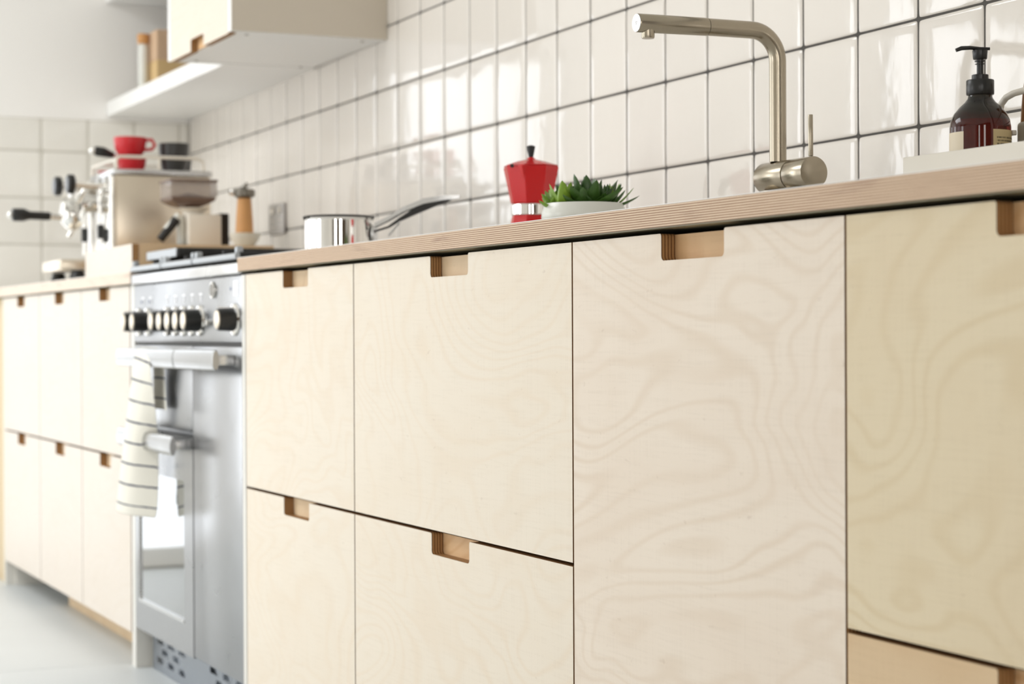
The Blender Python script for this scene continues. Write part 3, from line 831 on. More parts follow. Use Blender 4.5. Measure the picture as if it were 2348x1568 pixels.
dr = part('door', MB().prism_y(front_poly(HX0+.0255, HX1-.0255, HZ-.003, 2.149, -4.735, .115, .030, up=False), HY+.0005, HY+.0185), M['birch_hood'], hc, 'birch ply door with a finger notch in its lower edge', smooth=False)
part('recess_board', MB().box(-4.83, -4.64, HY+.0187, HY+.0204, HZ+.0015, HZ+.09), M['birch_recess'], dr, smooth=False)
for x, y in ((-4.491, 1.362), (-4.490, 1.652), (-4.985, 1.660), (-4.975, 1.374)):
    part('screw_cap', MB().cyl((x, y, HZ-.0006), (x, y, HZ+.0014), .005), M['screw'], hc)
solo('wall_shelf', MB().box(-6.351, -5.0125, 1.456, CORN-.004, 1.4748, 1.5216, .001), M['white_satin'], (-5.68, 1.456, 1.4748),
     'thick white lower shelf running from the wall cabinet to the end wall', 'shelf', smooth=False)
solo('wall_shelf', MB().box(-6.351, -5.0125, 1.455, CORN-.004, 1.842, 1.882, .001), M['white_satin'], (-5.68, 1.455, 1.842),
     'white upper shelf against the end wall, only its underside showing', 'shelf', smooth=False)
t = thing('storage_jar', 'slim white jar with an orange wooden lid on the lower shelf', 'jar', (-6.006, 1.49, 1.5218))
part('jar_body', MB().lathe(-6.006, 1.49, [(.010, 1.5219), (.0147, 1.523), (.0153, 1.640), (.0140, 1.659), (.012, 1.6645)], 24), M['ceramic'], t)
part('lid', MB().lathe(-6.006, 1.49, [(.0137, 1.6650), (.0168, 1.668), (.0178, 1.691), (.0158, 1.6955)], 24), M['cork'], t, 'orange wooden lid')
solo('box', MB().box(-6.140, -5.915, 1.510, 1.690, 1.5218, 1.607, .002), M['gold'], (-6.02, 1.6, 1.5218), 'golden box on the lower shelf, carrying a pinkish tan one', 'box')
solo('box', MB().box(-6.140, -5.915, 1.510, 1.690, 1.6075, 1.700, .002), M['tan'], (-6.02, 1.6, 1.6075), 'pinkish tan box stacked on the golden box on the shelf', 'box')

# ------------------------------------------------------------------ wall socket
sk = thing('wall_socket', 'brushed steel double wall socket on the tiles behind the hob', 'socket', (-5.347, wy(-5.347), 1.09))
y = wy(-5.347)-.0005
part('face_plate', MB().box(-5.418, -5.276, y-.006, y, 1.050, 1.136, .002, 2), M['socket'], sk)
for x in (-5.382, -5.312):
    part('switch', MB().box(x-.010, x+.010, y-.0095, y-.0061, 1.108, 1.126, .001), M['cream'], sk)
    part('socket_holes', MB().box(x-.003, x+.003, y-.0066, y-.0061, 1.086, 1.094).box(x-.014, x-.008, y-.0066, y-.0061, 1.070, 1.074).box(x+.008, x+.014, y-.0066, y-.0061, 1.070, 1.074), M['cream'], sk)

# ------------------------------------------------------------------ coffee corner
PZ = .981
pf = thing('wooden_box', 'low birch wood box beside the range carrying the pepper mill, bowl and grinder', 'box', (-4.8, 1.10, .9145))
part('side', MB().box(-5.05, -4.552, 1.100, 1.118, .9147, PZ, .0008), M['birch_left'], pf, 'pale front board', smooth=False)
part('side', MB().box(-4.570, -4.552, 1.1185, 1.446, .9147, PZ, .0008), M['wood_side'], pf, 'tan side board', smooth=False)
part('side', MB().box(-5.05, -5.032, 1.1185, 1.446, .9147, PZ, .0008), M['wood_side'], pf, smooth=False)
part('side', MB().box(-5.031, -4.571, 1.428, 1.446, .9147, PZ, .0008), M['wood_side'], pf, smooth=False)
part('top', MB().box(-5.031, -4.571, 1.1185, 1.4275, PZ-.018, PZ-.001), M['wood_side'], pf, smooth=False)

em = thing('espresso_machine', 'chrome espresso machine facing the room beside the end wall', 'coffee machine', (-5.285, 1.2, .9145))
mx0, mx1 = -5.43, -5.15
part('body', MB().box(mx0, mx1, 1.205, 1.460, .945, 1.190, .004, 2), M['mirror_side'], em)
part('cup_tray', MB().box(mx0-.002, mx1+.002, 1.198, 1.464, 1.191, 1.206, .003, 2), M['steel'], em)
part('rail', MB().tube([(mx1+.0005, 1.205, 1.2065), (mx1, 1.204, 1.229), (mx1, 1.212, 1.238), (mx1, 1.32, 1.239), (mx1, 1.42, 1.239),
                        (mx1, 1.438, 1.232), (mx1, 1.442, 1.2065)], .0045, 10)
     .tube([(mx0, 1.205, 1.2065), (mx0, 1.206, 1.230), (mx0, 1.216, 1.239), (mx0, 1.42, 1.239), (mx0, 1.440, 1.230), (mx0, 1.442, 1.2065)], .0045, 10)
     .tube([(mx0, 1.204, 1.230), (mx1, 1.204, 1.230)], .0045, 10).cyl((mx1, 1.32, 1.2065), (mx1, 1.32, 1.238), .004, n=10), M['cream'], em, 'pale metal cup rail')
part('drip_tray', MB().box(mx0+.02, mx1-.004, 1.060, 1.204, .938, .966, .004, 2), M['mirror_side'], em)
for (x, y_) in ((-5.17, 1.105), (-5.41, 1.105), (-5.17, 1.44), (-5.41, 1.44)):
    part('foot', MB().lathe(x, y_, [(.020, .9147), (.022, .918), (.016, .937)], 20) if y_ < 1.2 else MB().lathe(x, y_, [(.020, .9147), (.022, .918), (.016, .9445)], 20), M['black'], em)
gx = -5.285
gr = part('group_head', MB().tube([(gx, 1.2045, 1.120), (gx, 1.175, 1.120), (gx, 1.150, 1.118), (gx, 1.125, 1.116)], [.026, .022, .022, .020], 24)
          .tube([(gx, 1.118, 1.135), (gx, 1.118, 1.122), (gx, 1.118, 1.100), (gx, 1.118, 1.088)], [.015, .030, .034, .034], 28)
          .tube([(gx, 1.118, 1.136), (gx, 1.118, 1.150), (gx, 1.118, 1.156)], [.012, .014, .009], 20), M['chrome'], em)
part('brew_lever', MB().tube([(gx+.030, 1.125, 1.126), (gx+.040, 1.140, 1.150), (gx+.042, 1.156, 1.172)], [.008, .009, .008], 12), M['chrome'], em)
pfl = part('portafilter', MB().tube([(gx, 1.118, 1.087), (gx, 1.118, 1.070), (gx, 1.118, 1.058), (gx, 1.118, 1.050)], [.032, .031, .022, .012], 28)
     .tube([(gx, 1.095, 1.082), (gx, 1.075, 1.083), (gx, 1.058, 1.085)], [.009, .008, .009], 14)
     .tube([(gx, 1.118, 1.052), (gx, 1.112, 1.040), (gx, 1.106, 1.030)], [.008, .007, .007], 12), M['chrome'], em)
part('handle', MB().tube([(gx, 1.058, 1.085), (gx, 1.050, 1.085), (gx, 1.005, 1.086), (gx, .994, 1.0865), (gx, .988, 1.087), (gx, .962, 1.087), (gx, .958, 1.087)],
                         [.0100, .0112, .0112, .0150, .0175, .0175, .015], 20), M['black'], pfl, 'black handle')
part('end_cap', MB().ball((gx, .9545, 1.087), .010), M['chrome'], pfl, 'chrome end cap')
for x, yk, zk, h in ((-5.205, 1.098, 1.166, .026), (-5.370, 1.098, 1.172, .026)):
    kb = part('steam_knob', MB().tube([(x, 1.085, zk), (x, 1.089, zk), (x, 1.103, zk), (x, 1.107, zk)], [h-.005, h, h, h-.007], 24), M['black'], em)
    part('stem', MB().tube([(x, 1.1075, zk), (x, 1.15, zk-.004), (x, 1.2045, zk-.006)], [.010, .009, .013], 14), M['chrome'], kb)
for x in (-5.190, -5.385):
    wd = part('steam_wand', MB().tube([(x, 1.2045, 1.150), (x, 1.182, 1.150), (x, 1.172, 1.142), (x, 1.170, 1.120), (x, 1.172, 1.03), (x, 1.170, .985)],
                                  [.012, .012, .011, .006, .0055, .0045], 14), M['chrome'], em)
    part('grip', MB().tube([(x, 1.1715, 1.060), (x, 1.1715, 1.058), (x, 1.1715, 1.024), (x, 1.1715, 1.022)], [.007, .0095, .0095, .007], 14), M['black'], wd, 'black rubber grip')
part('front_column', MB().tube([(-5.165, 1.196, .967), (-5.165, 1.196, 1.188)], .0085, 16).tube([(-5.415, 1.196, .967), (-5.415, 1.196, 1.188)], .0085, 16), M['chrome'], em)
for x in (-5.245, -5.325):
    ga = part('gauge', MB().rcyl((x, 1.2045, 1.172), (x, 1.192, 1.172), .017, .001, 24), M['chrome'], em)
    part('dial_face', MB().cyl((x, 1.1915, 1.172), (x, 1.1910, 1.172), .014), M['white_print'], ga)
part('front_panel', MB().box(mx0+.012, mx1-.012, 1.2005, 1.2045, .968, 1.188), M['chrome'], em, smooth=False)

t = thing('portafilter', 'black handled portafilter lying across the front of the cup tray', 'portafilter', (-5.30, 1.21, 1.24))
part('handle', MB().tube([(-5.30, 1.180, 1.264), (-5.30, 1.186, 1.264), (-5.30, 1.205, 1.262), (-5.30, 1.232, 1.254)], [.010, .0135, .0135, .008], 16), M['black'], t)
part('end_cap', MB().ball((-5.30, 1.176, 1.2645), .0105), M['chrome'], t, 'silver end cap')
part('basket', MB().tube([(-5.30, 1.2325, 1.2538), (-5.30, 1.240, 1.252)], [.006, .006], 12).lathe(-5.30, 1.268, [(.022, 1.2405), (.028, 1.243), (.030, 1.262)], 20), M['chrome'], t)

def cup(x, y_, z, r, h, mat, name, label, cat, group=None, ear=None, saucer=False):
    t = thing(name, label, cat, (x, y_, z), group)
    part('cup_body', MB().lathe(x, y_, [(r*.62, z+.0004), (r*.72, z+.002), (r*.92, z+h*.35), (r, z+h*.8), (r, z+h), (r*.93, z+h), (r*.93, z+h*.8), (r*.84, z+h*.36), (0, z+.006)], 32), M[mat], t)
    if ear:
        dx, dy = ear; c = (x+dx*r*.96, y_+dy*r*.96)
        part('handle', MB().tube([(c[0], c[1], z+h*.86), (c[0]+dx*r*.35, c[1]+dy*r*.35, z+h*.88), (c[0]+dx*r*.55, c[1]+dy*r*.55, z+h*.6),
                                  (c[0]+dx*r*.35, c[1]+dy*r*.35, z+h*.36), (c[0]-dx*r*.08, c[1]-dy*r*.08, z+h*.34)], r*.11, 10), M[mat], t)
    return t
ZC = 1.2065
cup(-5.275, 1.275, ZC, .040, .044, 'red_cup', 'coffee_cup', 'red cup at the bottom of the stack on the coffee machine', 'cup', 'red cups on the coffee machine')
cup(-5.275, 1.272, ZC+.0445, .044, .050, 'red_cup', 'coffee_cup', 'red cup with handle at the top of the stack on the coffee machine', 'cup', 'red cups on the coffee machine', ear=(.4, .92))
solo('saucer', MB().lathe(-5.385, 1.245, [(.020, ZC+.0002), (.024, ZC+.002), (.038, ZC+.009), (.0385, ZC+.011), (.026, ZC+.005), (0, ZC+.004)], 28), M['red_cup'], (-5.385, 1.245, ZC),
     'small red saucer at the front of the cup tray', 'saucer')
cup(-5.275, 1.392, ZC, .041, .082, 'dark_cup', 'mug', 'taller charcoal mug on the coffee machine', 'mug', 'charcoal mugs on the coffee machine')
cup(-5.345, 1.432, ZC, .028, .052, 'dark_cup', 'mug', 'smaller charcoal cup behind the tall mug', 'mug', 'charcoal mugs on the coffee machine')

gd_ = thing('coffee_grinder', 'cream coffee grinder with a smoked bean hopper in the corner', 'grinder', (-4.87, 1.36, PZ-.001))
G0 = PZ-.001
part('body', MB().box(-4.93, -4.82, 1.310, 1.394, G0+.0003, 1.070, .003, 2), M['cream'], gd_)
part('back_housing', MB().box(-4.92, -4.83, 1.3945, 1.4165, G0+.0003, 1.074, .002), M['black'], gd_)
part('collar', MB().lathe(-4.875, 1.336, [(.026, 1.0703), (.026, 1.078), (.040, 1.088)], 24), M['cream'], gd_)
part('base', MB().box(-4.925, -4.825, 1.240, 1.3095, G0+.0003, G0+.014, .003, 2), M['black'], gd_)
part('rest', MB().tube([(-4.85, 1.244, 1.006), (-4.85, 1.286, 1.058)], [.010, .012], 12), M['matt_black'], gd_)
part('chute', MB().tube([(-4.85, 1.258, 1.030), (-4.85, 1.262, 1.034), (-4.85, 1.292, 1.068)], [.007, .009, .009], 14)
     .tube([(-4.86, 1.300, 1.068), (-4.86, 1.300, .996)], [.010, .010], 14), M['ceramic'], gd_, 'white dosing chute')
hp = part('hopper', MB().lathe(-4.875, 1.322, [(.030, 1.0885), (.052, 1.094), (.076, 1.104), (.0805, 1.1085), (.0805, 1.1135), (.060, 1.114)], 4, (PI/4, PI/4+2*PI)), M['smoke'], gd_, 'brown smoked base of the hopper', smooth=False)
def smoked():
    m, nt, bs = newmat('clear_smoked_plastic')
    bs.inputs['Base Color'].default_value = (.50, .42, .37, 1)
    bs.inputs['Roughness'].default_value = .1
    v, g_ = pos_shift(nt, 1, 1, 1)
    nt.links.new(mathn(nt, 'ADD', mathn(nt, 'MULTIPLY', noise(nt, v, 5, 1), .1), .28), bs.inputs['Alpha'])
    return m
M['clear_smoke'] = smoked()
hx0, hx1, hy0, hy1 = -4.930, -4.820, 1.264, 1.384
part('hopper_walls', MB().box(hx0, hx1, hy0, hy0+.003, 1.1145, 1.1505).box(hx0, hx1, hy1-.003, hy1, 1.1145, 1.1505)
     .box(hx0, hx0+.003, hy0+.003, hy1-.003, 1.1145, 1.1505).box(hx1-.003, hx1, hy0+.003, hy1-.003, 1.1145, 1.1505), M['clear_smoke'], gd_, 'see-through brown walls', smooth=False)
part('hopper_lid', MB().box(hx0-.002, hx1+.002, hy0-.002, hy1+.002, 1.151, 1.1575, .002), M['smoke'], gd_)
part('beans', MB().lathe(-4.875, 1.326, [(.046, 1.1145), (.020, 1.122), (0, 1.127)], 20), M['beans'], gd_, kind='stuff')

# bowl with the pepper mill behind it
bw = solo('bowl', MB().lathe(-4.655, 1.405, [(.018, PZ-.0005), (.020, PZ+.001), (.034, PZ+.018), (.040, PZ+.034), (.038, PZ+.034), (.031, PZ+.018), (0, PZ+.004)], 36),
          M['ceramic'], (-4.655, 1.405, PZ-.001), 'cream ceramic bowl on the wooden box in front of the pepper mill', 'bowl')
ml = thing('pepper_mill', 'tapered beech pepper mill with a grey lever top behind the cream bowl', 'mill', (-4.72, 1.435, PZ-.001))
mxx, myy = -4.735, 1.428
part('barrel', MB().lathe(mxx, myy, [(.0235, PZ-.0005), (.0235, PZ+.008), (.0225, 1.020), (.0205, 1.060), (.0170, 1.106)], 36), M['wood_plain'], ml, 'beech barrel')
part('head', MB().lathe(mxx, myy, [(.0165, 1.1065), (.026, 1.111), (.0275, 1.120), (.0255, 1.128), (.012, 1.1305), (.007, 1.132)], 32), M['pebble'], ml, 'grey metal top')
part('lever', MB().tube([(mxx, myy, 1.1322), (mxx+.002, myy+.004, 1.140), (mxx+.003, myy+.006, 1.146)], [.006, .004, .002], 12), M['pebble'], ml)
part('end_knob', MB().tube([(mxx, myy-.0280, 1.121), (mxx, myy-.034, 1.121), (mxx, myy-.038, 1.121)], [.008, .009, .006], 14), M['chrome'], ml)

# ------------------------------------------------------------------ saucepan
px_, py_ = -3.545, 1.255; Z0 = .9145; ZR = .988; PR = .0655
sp_ = thing('saucepan', 'shiny steel saucepan with a long raised handle on the worktop beside the hob', 'saucepan', (px_, py_, Z0))
part('pan_body', MB().lathe(px_, py_, [(PR-.006, Z0+.0003), (PR-.001, Z0+.004), (PR, Z0+.008), (PR, ZR-.004), (PR+.0025, ZR), (PR-.0005, ZR), (PR-.002, ZR-.004), (PR-.002, Z0+.01), (0, Z0+.006)], 56), M['chrome'], sp_)
part('rim', MB().lathe(px_, py_, [(PR+.0008, ZR+.0003), (PR+.0032, ZR+.0022), (PR+.0008, ZR+.0042), (PR-.0018, ZR+.0022), (PR+.0008, ZR+.0003)], 56), M['black'], sp_, 'dark rim')
hd = Vector((.56, .83, 0)).normalized()
b0 = Vector((px_, py_, 0))+hd*(PR+.0015)
def hp_(d, z): v = b0+hd*d; return (v.x, v.y, z)
plate = part('handle_plate', MB().tube([hp_(-.001, .958), hp_(.004, .958)], [.017, .0165], 20), M['steel'], sp_)
part('rivet', MB().ball(hp_(.005, .962), .003, 10, 6), M['steel'], plate)
side_ = Vector((-hd.y, hd.x, 0))
def strap(pts, w, name, mat, lab=None):
    mb = MB(); vs = []; n = len(pts)
    for (d, z, ww, tt) in pts:
        c = Vector(hp_(d, z))
        for s, q in ((-1, -1), (1, -1), (1, 1), (-1, 1)):
            vs.append(c+side_*s*ww+Vector((0, 0, q*tt)))
    fs = [(0, 1, 2, 3), (4*n-1, 4*n-2, 4*n-3, 4*n-4)]
    for i in range(n-1):
        for k in range(4):
            k2 = (k+1) % 4; fs.append((i*4+k, (i+1)*4+k, (i+1)*4+k2, i*4+k2))
    mb.add(vs, fs)
    return part(name, mb, M[mat], sp_, lab, angle=30)
strap([(.004, .974, .009, .004), (.030, .986, .009, .004), (.060, 1.003, .010, .0045), (.100, 1.018, .011, .005), (.135, 1.0235, .010, .0045), (.168, 1.0255, .007, .003)], .01, 'handle', 'steel', 'steel handle')
strap([(.004, .963, .005, .0016), (.030, .9705, .005, .0016), (.052, .9845, .007, .003), (.085, 1.0015, .009, .006), (.115, 1.012, .009, .005), (.150, 1.0205, .007, .0015)], .01, 'handle_insert', 'black', 'black underside of the handle')
strap([(.030, .955, .004, .0016), (.040, .966, .004, .0016), (.052, .980, .004, .0016)], .01, 'handle_brace', 'steel')

# ------------------------------------------------------------------ moka pot
mx, my = -3.098, 1.45
mk = thing('moka_pot', 'red eight-sided stovetop coffee pot with a black knob behind the plant', 'coffee pot', (mx, my, Z0))
def octa(prof, rot=.12): return MB().lathe(mx, my, prof, 8, (rot, rot+2*PI))
part('boiler', octa([(.041, Z0+.0003), (.041, Z0+.004), (.036, Z0+.050), (.034, .9725)]), M['red'], mk, 'red lower chamber', smooth=False)
part('collar', MB().lathe(mx, my, [(.0335, .9728), (.0345, .974), (.0345, .9905), (.0335, .9918)], 40), M['chrome'], mk, 'polished steel collar')
part('jug', octa([(.0335, .992), (.0365, .995), (.0490, 1.0545), (.0485, 1.0565), (.047, 1.0570)]), M['red'], mk, 'red upper jug', smooth=False)
part('lid', octa([(.0485, 1.0573), (.0480, 1.0590), (.026, 1.0660), (.0085, 1.0700), (.0055, 1.0730), (.0050, 1.0735)]), M['red'], mk, 'red hinged lid', smooth=False)
part('knob', MB().lathe(mx, my, [(.0042, 1.0737), (.0060, 1.082), (.0082, 1.0925), (.004, 1.0945), (0, 1.0945)], 8), M['black'], mk, 'black plastic knob', smooth=False)
cd_ = Vector((-mx, -my, 0)).normalized(); sd_ = Vector((-cd_.y, cd_.x, 0)); fd = (cd_*.96-sd_*.28).normalized(); fs_ = Vector((-fd.y, fd.x, 0))
def mp(f, sdw, z): v = Vector((mx, my, 0))+fd*f+fs_*sdw; return (v.x, v.y, z)
part('spout', MB().add([mp(.040, -.014, 1.0568), mp(.040, .014, 1.0568), mp(.056, 0, 1.0568), mp(.036, -.002, 1.022), mp(.036, .002, 1.022), mp(.038, 0, 1.021)],
     [(0, 1, 2), (0, 2, 5, 3), (1, 4, 5, 2), (0, 3, 4, 1), (3, 5, 4)]), M['red'], mk, 'red pouring spout', smooth=False)
part('lid_pin', MB().tube([mp(.047, -.020, 1.0560), mp(.0495, -.020, 1.0560)], [.0036, .003], 12), M['black'], mk)
bk_ = lambda f, z: (mx-cd_.x*f, my-cd_.y*f, z)
part('handle', MB().tube([bk_(.044, 1.050), bk_(.075, 1.048), bk_(.084, 1.030), bk_(.076, .990)], [.008, .009, .009, .006], 14), M['black'], mk, 'black handle')

# ------------------------------------------------------------------ potted succulent
qx, qy = -2.634, 1.320
pt = thing('potted_succulent', 'green spiky succulent in a round white pot on the worktop edge', 'plant', (qx, qy, Z0))
ZP = .9615
part('pot', MB().lathe(qx, qy, [(.030, Z0+.0003), (.040, Z0+.002), (.057, Z0+.014), (.0640, Z0+.026), (.0635, ZP-.014), (.0600, ZP-.003), (.0588, ZP), (.0570, ZP-.001), (.0565, ZP-.010), (0, ZP-.012)], 56), M['ceramic'], pt, 'glossy white pot')
part('soil', MB().lathe(qx, qy, [(.0555, ZP-.009), (.03, ZP-.004), (0, ZP-.003)], 24), M['soil'], pt, kind='stuff')
rl = random.Random(11)
def leaf(base, az, elev, L, w, mat, curl=.25, th=.35):
    """one thick pointed leaf: keeled underside, slightly hollow top"""
    n = 8; mb = MB(); vs = []; fs = []
    d = Vector((math.cos(az), math.sin(az), 0)); s = Vector((-math.sin(az), math.cos(az), 0))
    p = Vector(base); e = elev
    m = 8
    for i in range(n+1):
        t = i/n
        ww = w*(math.sin(PI*min(1, (t*.78+.22)))**.85)*(1-t**6) if i < n else 0.0
        ww = w*(.55+.45*math.sin(PI*min(t*1.5, .5)))*(1-t)**.62 if t > 0 else w*.5
        up = Vector((0, 0, 1))
        fwd = d*math.cos(e)+up*math.sin(e); nor = -d*math.sin(e)+up*math.cos(e)
        for k in range(m):
            a = 2*PI*k/m
            yy = math.sin(a)*th*ww
            if yy > 0: yy *= .35
            vs.append(p+s*math.cos(a)*ww+nor*(yy+.12*ww*math.cos(a)**2))
        p = p+fwd*L/n; e += curl/n
    for i in range(n):
        for k in range(m):
            k2 = (k+1) % m; fs.append((i*m+k, i*m+k2, (i+1)*m+k2, (i+1)*m+k))
    mb.add(vs, fs)
    return mb
def rosette(cx, cy, cz, n, L, w, mat, e0, e1, az0=0., th=.35, jit=.1):
    for i in range(n):
        f = i/max(1, n-1)
        az = az0+i*2.3999+rl.uniform(-jit, jit)
        el = e0+(e1-e0)*f+rl.uniform(-.08, .08)
        LL = L*(1-.28*f)*rl.uniform(.88, 1.1)
        part('leaf', leaf((cx+math.cos(az)*w*.5*(1-f), cy+math.sin(az)*w*.5*(1-f), cz+f*.002), az, el, LL, w*rl.uniform(.85, 1.08), mat, rl.uniform(.1, .4), th), M[mat], pt)
ZL = ZP-.006
# camera looks along (-.91,.41): right in the picture is (.41,.91)
Rr = Vector((.41, .91)); Tt = Vector((.91, -.41))
def at(r, f): v = Rr*r+Tt*f; return qx+v.x, qy+v.y
x_, y_ = at(.006, .016); rosette(x_, y_, ZL, 14, .056, .0175, 'leaf_dark', .35, 1.5, .5, .42)
x_, y_ = at(-.016, -.010); rosette(x_, y_, ZL, 11, .048, .0160, 'leaf_dark', .40, 1.45, 1.7, .42)
x_, y_ = at(-.040, .004); rosette(x_, y_, ZL, 10, .038, .0115, 'leaf_light', .25, 1.35, .2, .5)
x_, y_ = at(-.030, .024); rosette(x_, y_, ZL, 8, .046, .0130, 'leaf_light', .5, 1.45, .9, .5)
x_, y_ = at(.022, -.020); rosette(x_, y_, ZL, 9, .050, .0100, 'leaf_dark', .4, 1.4, 2.4, .45)
x_, y_ = at(.034, .006); rosette(x_, y_, ZL, 12, .046, .0085, 'leaf_dark', .2, 1.35, .9, .45)
x_, y_ = at(.040, -.010); rosette(x_, y_, ZL, 7, .050, .0065, 'leaf_light', .6, 1.3, 1.0, .45)
x_, y_ = at(-.046, .012); rosette(x_, y_, ZL, 7, .030, .0085, 'leaf_light', .1, .9, 2.6, .5)
x_, y_ = at(-.004, .030); rosette(x_, y_, ZL, 8, .042, .0130, 'leaf_dark', .2, 1.1, 2.6, .42)
x_, y_ = at(.012, .034); rosette(x_, y_, ZL, 7, .026, .0095, 'leaf_dark', .1, .8, 2.0, .4)

# ------------------------------------------------------------------ tap
tx, ty = -2.380, 1.50
tp = thing('kitchen_tap', 'brushed nickel right-angled kitchen tap with a thin side lever', 'tap', (tx, ty, Z0))
part('base', MB().rcyl((tx, ty, Z0+.0003), (tx, ty, .968), .0245, .001, 40), M['nickel'], tp)
part('body', MB().rcyl((-2.412, ty, .988), (-2.341, ty, .988), .0222, .0012, 48), M['nickel'], tp)
part('seam_ring', MB().cyl((-2.3408, ty, .988), (-2.3385, ty, .988), .0208, n=40), M['gap_shade'], tp, 'dark seam')
hd_ = part('mixer_handle', MB().rcyl((-2.3383, ty, .988), (-2.288, ty, .988), .0222, .0010, 56), M['nickel'], tp)
part('lever', MB().rcyl((-2.296, ty-.0, 1.0108), (-2.2965, ty+.0, 1.068), .0034, .0006, 16), M['nickel'], hd_)
rb = .042; zt_ = 1.1935; r_ = .0121
pts = [(tx, ty, 1.0095), (tx, ty, 1.06), (tx, ty, zt_-rb-.002)]
for i in range(13):
    a = PI/2*i/12
    pts.append((tx, ty-rb+rb*math.cos(a), zt_-rb+rb*math.sin(a)))
pts.append((tx, 1.385, zt_))
part('column', MB().tube(pts, r_, 40), M['nickel'], tp)
part('spray_head', MB().tube([(tx, 1.3845, zt_), (tx, 1.384, zt_), (tx, 1.2755, zt_-.001), (tx, 1.2745, zt_-.001)], [r_-.0008, r_+.0004, .01285, .0122], 48), M['nickel'], tp)
part('end_disc', MB().cyl((tx, 1.2744, zt_-.001), (tx, 1.2738, zt_-.001), .0121, n=40), M['steel'], tp, 'bright end disc')
part('engraving', MB().box(tx-.003, tx+.003, 1.27375, 1.27360, zt_-.0005, zt_+.0004).box(tx-.0022, tx+.0022, 1.27375, 1.27360, zt_-.0028, zt_-.0020), M['pebble'], tp)
part('nozzle', MB().tube([(tx, 1.292, zt_-.008), (tx, 1.292, zt_-.0195), (tx, 1.292, zt_-.0215)], [.0092, .0092, .0084], 32), M['nickel'], tp)

# ------------------------------------------------------------------ tray with washing-up things
TY0, TX0, TZ = 1.380, -1.917, .9735
tray = thing('draining_tray', 'low white rectangular tray on the worktop holding the soap bottle', 'tray', (-1.65, 1.5, Z0))
part('front_wall', MB().box(TX0, -1.30, TY0, TY0+.008, Z0+.0003, TZ, .0012, 2), M['tray'], tray)
part('end_wall', MB().box(TX0, TX0+.008, TY0+.0085, 1.628, Z0+.0003, TZ, .0012, 2), M['tray'], tray)
part('back_wall', MB().box(TX0+.0085, -1.30, 1.620, 1.628, Z0+.0003, TZ, .0012, 2), M['tray'], tray)
part('end_wall', MB().box(-1.308, -1.30, TY0+.0085, 1.6195, Z0+.0003, TZ, .0012, 2), M['tray'], tray)
part('floor_plate', MB().box(TX0+.0085, -1.3085, TY0+.0085, 1.6195, Z0+.0003, Z0+.006), M['tray'], tray, smooth=False)
ZF = Z0+.0063
bx, by = -1.9225+.0, 1.50
bt = thing('soap_bottle', 'dark amber pump bottle of hand soap with cream paper labels', 'bottle', (bx+.022, by, ZF))
bx = -1.8820
k_ = .977
def S2(r): return r*k_
by = 1.4655
def zb_(z): return .77+(z-.77)*.977 if z > .93 else z
bprof = [(S2(.030), ZF), (S2(.0355), ZF+.003), (S2(.0365), ZF+.008), (S2(.0365), zb_(1.014)), (S2(.0350), zb_(1.0225)), (S2(.0315), zb_(1.0305)), (S2(.0250), zb_(1.0385)), (S2(.0185), zb_(1.0445)), (S2(.0150), zb_(1.0490)), (S2(.0138), zb_(1.0540)), (S2(.0138), zb_(1.0585))]
part('glass_body', MB().lathe(bx, by, bprof, 64), M['amber'], bt, 'dark amber body')
part('collar', MB().tube([(bx, by, zb_(1.0535)), (bx, by, zb_(1.0545)), (bx, by, zb_(1.0705)), (bx, by, zb_(1.0715))], [.0155, .0162, .0162, .0155], 40)
     .tube([(bx, by, zb_(1.0716)), (bx, by, zb_(1.0775)), (bx, by, zb_(1.0780))], [.0098, .0098, .009], 28), M['black'], bt, 'black screw collar')
part('pump_stem', MB().tube([(bx, by, zb_(1.0781)), (bx, by, zb_(1.0962))], [.0040, .0040], 20)
     .tube([(bx, by, zb_(1.0935)), (bx, by, zb_(1.0948))], [.0064, .0064], 20).tube([(bx, by, zb_(1.0905)), (bx, by, zb_(1.0912))], [.0060, .0060], 20), M['black'], bt, 'black pump stem')
sd = Vector((-.41, -.91, 0))
ph = part('pump_head', MB().tube([(bx, by, zb_(1.0963)), (bx, by, zb_(1.0972)), (bx, by, zb_(1.1065)), (bx, by, zb_(1.1075))], [.0075, .0082, .0090, .0088], 28)
          .tube([Vector((bx, by, zb_(1.1092)))-sd*.0115, Vector((bx, by, zb_(1.1095))), Vector((bx, by, zb_(1.1105)))+sd*.012, Vector((bx, by, zb_(1.1100)))+sd*.022, Vector((bx, by, zb_(1.1075)))+sd*.0285],
                [.0018, .0020, .0024, .0026, .0022], 12), M['black'], bt, 'black pump head with nozzle')
def wrap(r, a0, a1, z0, z1, name, mat, lab):
    mb = MB(); n = 16; vs = []; uv = []
    for j, z in enumerate((z0, z1)):
        for i in range(n+1):
            a = a0+(a1-a0)*i/n
            vs.append((bx+r*math.cos(a), by+r*math.sin(a), z)); uv.append((i/n, j))
    me = bpy.data.meshes.new(name)
    me.from_pydata([tuple(Vector(p)-org(bt)) for p in vs], [], [(i, i+1, n+2+i, n+1+i) for i in range(n)])
    ul = me.uv_layers.new(name='UVMap')
    for lp in me.loops: ul.data[lp.index].uv = uv[lp.vertex_index]
    me.materials.append(M[mat]); me.polygons.foreach_set('use_smooth', [True]*n)
    o = bpy.data.objects.new(name, me); COL.objects.link(o); o.parent = bt; o['label'] = lab
    return o
va = math.atan2(-by, -bx)         # direction from bottle to camera
rr = S2(.0365)+.0003
wrap(rr, va-1.75, va-.36-.20, .925, 1.0020, 'label', 'label_front', 'plain cream front label at the left edge')
wrap(rr, va+.42, va+1.75, .925, 1.0035, 'label', 'label_back', 'cream back label with lines of small dark print')
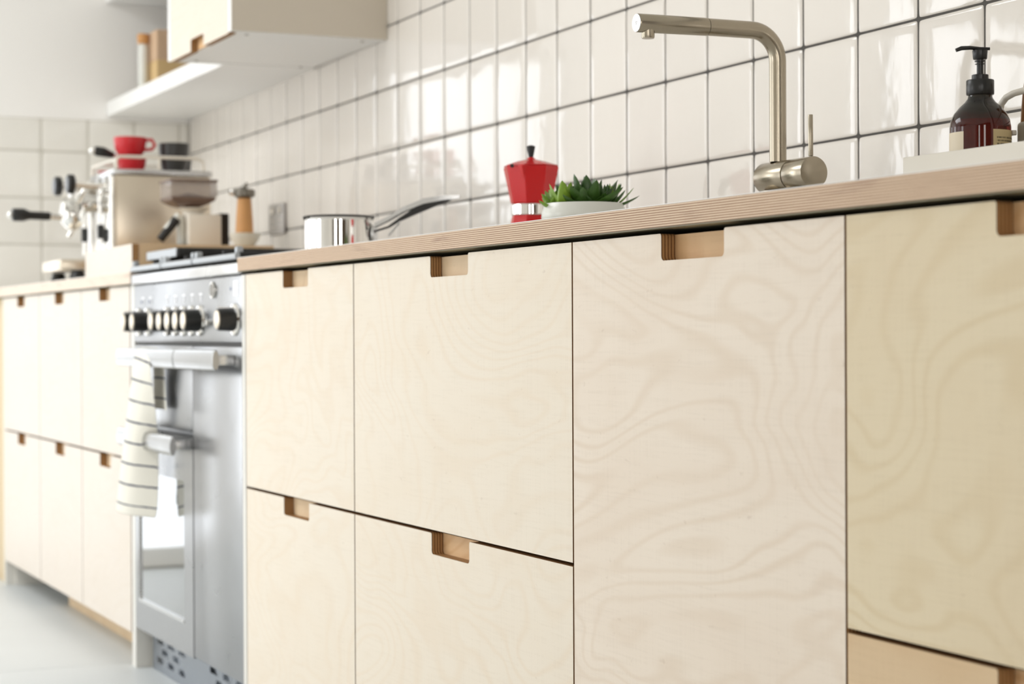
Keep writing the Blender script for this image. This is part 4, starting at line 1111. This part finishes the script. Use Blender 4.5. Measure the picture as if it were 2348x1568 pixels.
# printed frame on the front label
for (z0_, z1_) in ((.9800, .9804), ):
    wrap(rr+.0001, va-1.5, va-.36-.40, z0_, z1_, 'label_line', 'ink', 'thin printed line')
wrap(rr+.0001, va-1.5, va-.36-.40, .9765, .9768, 'label_line', 'ink', 'thin printed line')

# scourer: a nest of coconut fibre
sc = MB(); rs = random.Random(5)
scx, scy = -1.886, 1.432
for i in range(90):
    a = rs.uniform(0, 2*PI); rr_ = rs.uniform(0, .024)
    cx = scx+math.cos(a)*rr_*.8; cy = scy+math.sin(a)*rr_*.9; cz = .950+rs.uniform(0, .026)*(1-rr_/.05)
    pts = []; th = rs.uniform(0, 2*PI); R = rs.uniform(.003, .008); el = rs.uniform(-1, 1)
    for k in range(7):
        b = th+k*.75
        pts.append((cx+R*math.cos(b), cy+R*math.sin(b)*math.cos(el), max(.9475, cz+R*math.sin(b)*math.sin(el)+.0006*k)))
    sc.tube(pts, .00045, 4)
scb = MB().ball((scx, scy, .943), (.024, .026, .022), 14, 8)
t = thing('scourer', 'dark brown wiry coconut scourer in the tray left of the soap bottle', 'scourer', (scx, scy, ZF))
part('core', scb, M['scour'], t); part('fibres', sc, M['scour'], t, kind='stuff')

# utensil caddy with arched handle and a wooden brush
cd = thing('sink_caddy', 'taupe caddy with a pale arched metal handle at the right edge behind the soap', 'caddy', (-1.80, 1.55, ZF))
part('bucket', MB().box(-1.872, -1.700, 1.5085, 1.605, ZF+.0002, 1.016, .006, 3), M['grey_ceramic'], cd)
YH = 1.505
part('handle', MB().tube([(-1.897, YH, 1.006), (-1.897, YH, 1.026), (-1.893, YH, 1.039), (-1.884, YH, 1.046), (-1.870, YH, 1.0495), (-1.84, YH, 1.0515), (-1.75, YH, 1.053), (-1.715, YH, 1.046), (-1.708, YH, 1.000)], .0040, 14)
     .box(-1.900, -1.868, YH-.003, YH+.0035, 1.000, 1.006, .001), M['cream'], cd, 'pale arched handle')
solo('wooden_brush', MB().tube([(-1.888, 1.532, 1.0165), (-1.878, 1.528, 1.034), (-1.867, 1.524, 1.0505), (-1.856, 1.520, 1.064), (-1.848, 1.517, 1.073), (-1.844, 1.515, 1.0765), (-1.8425, 1.515, 1.078)],
                               [.0022, .0042, .0068, .0082, .0072, .0045, .001], 16), M['walnut'], (-1.888, 1.53, 1.0165),
     'brown wooden handle leaning out of the caddy at the right edge', 'brush')
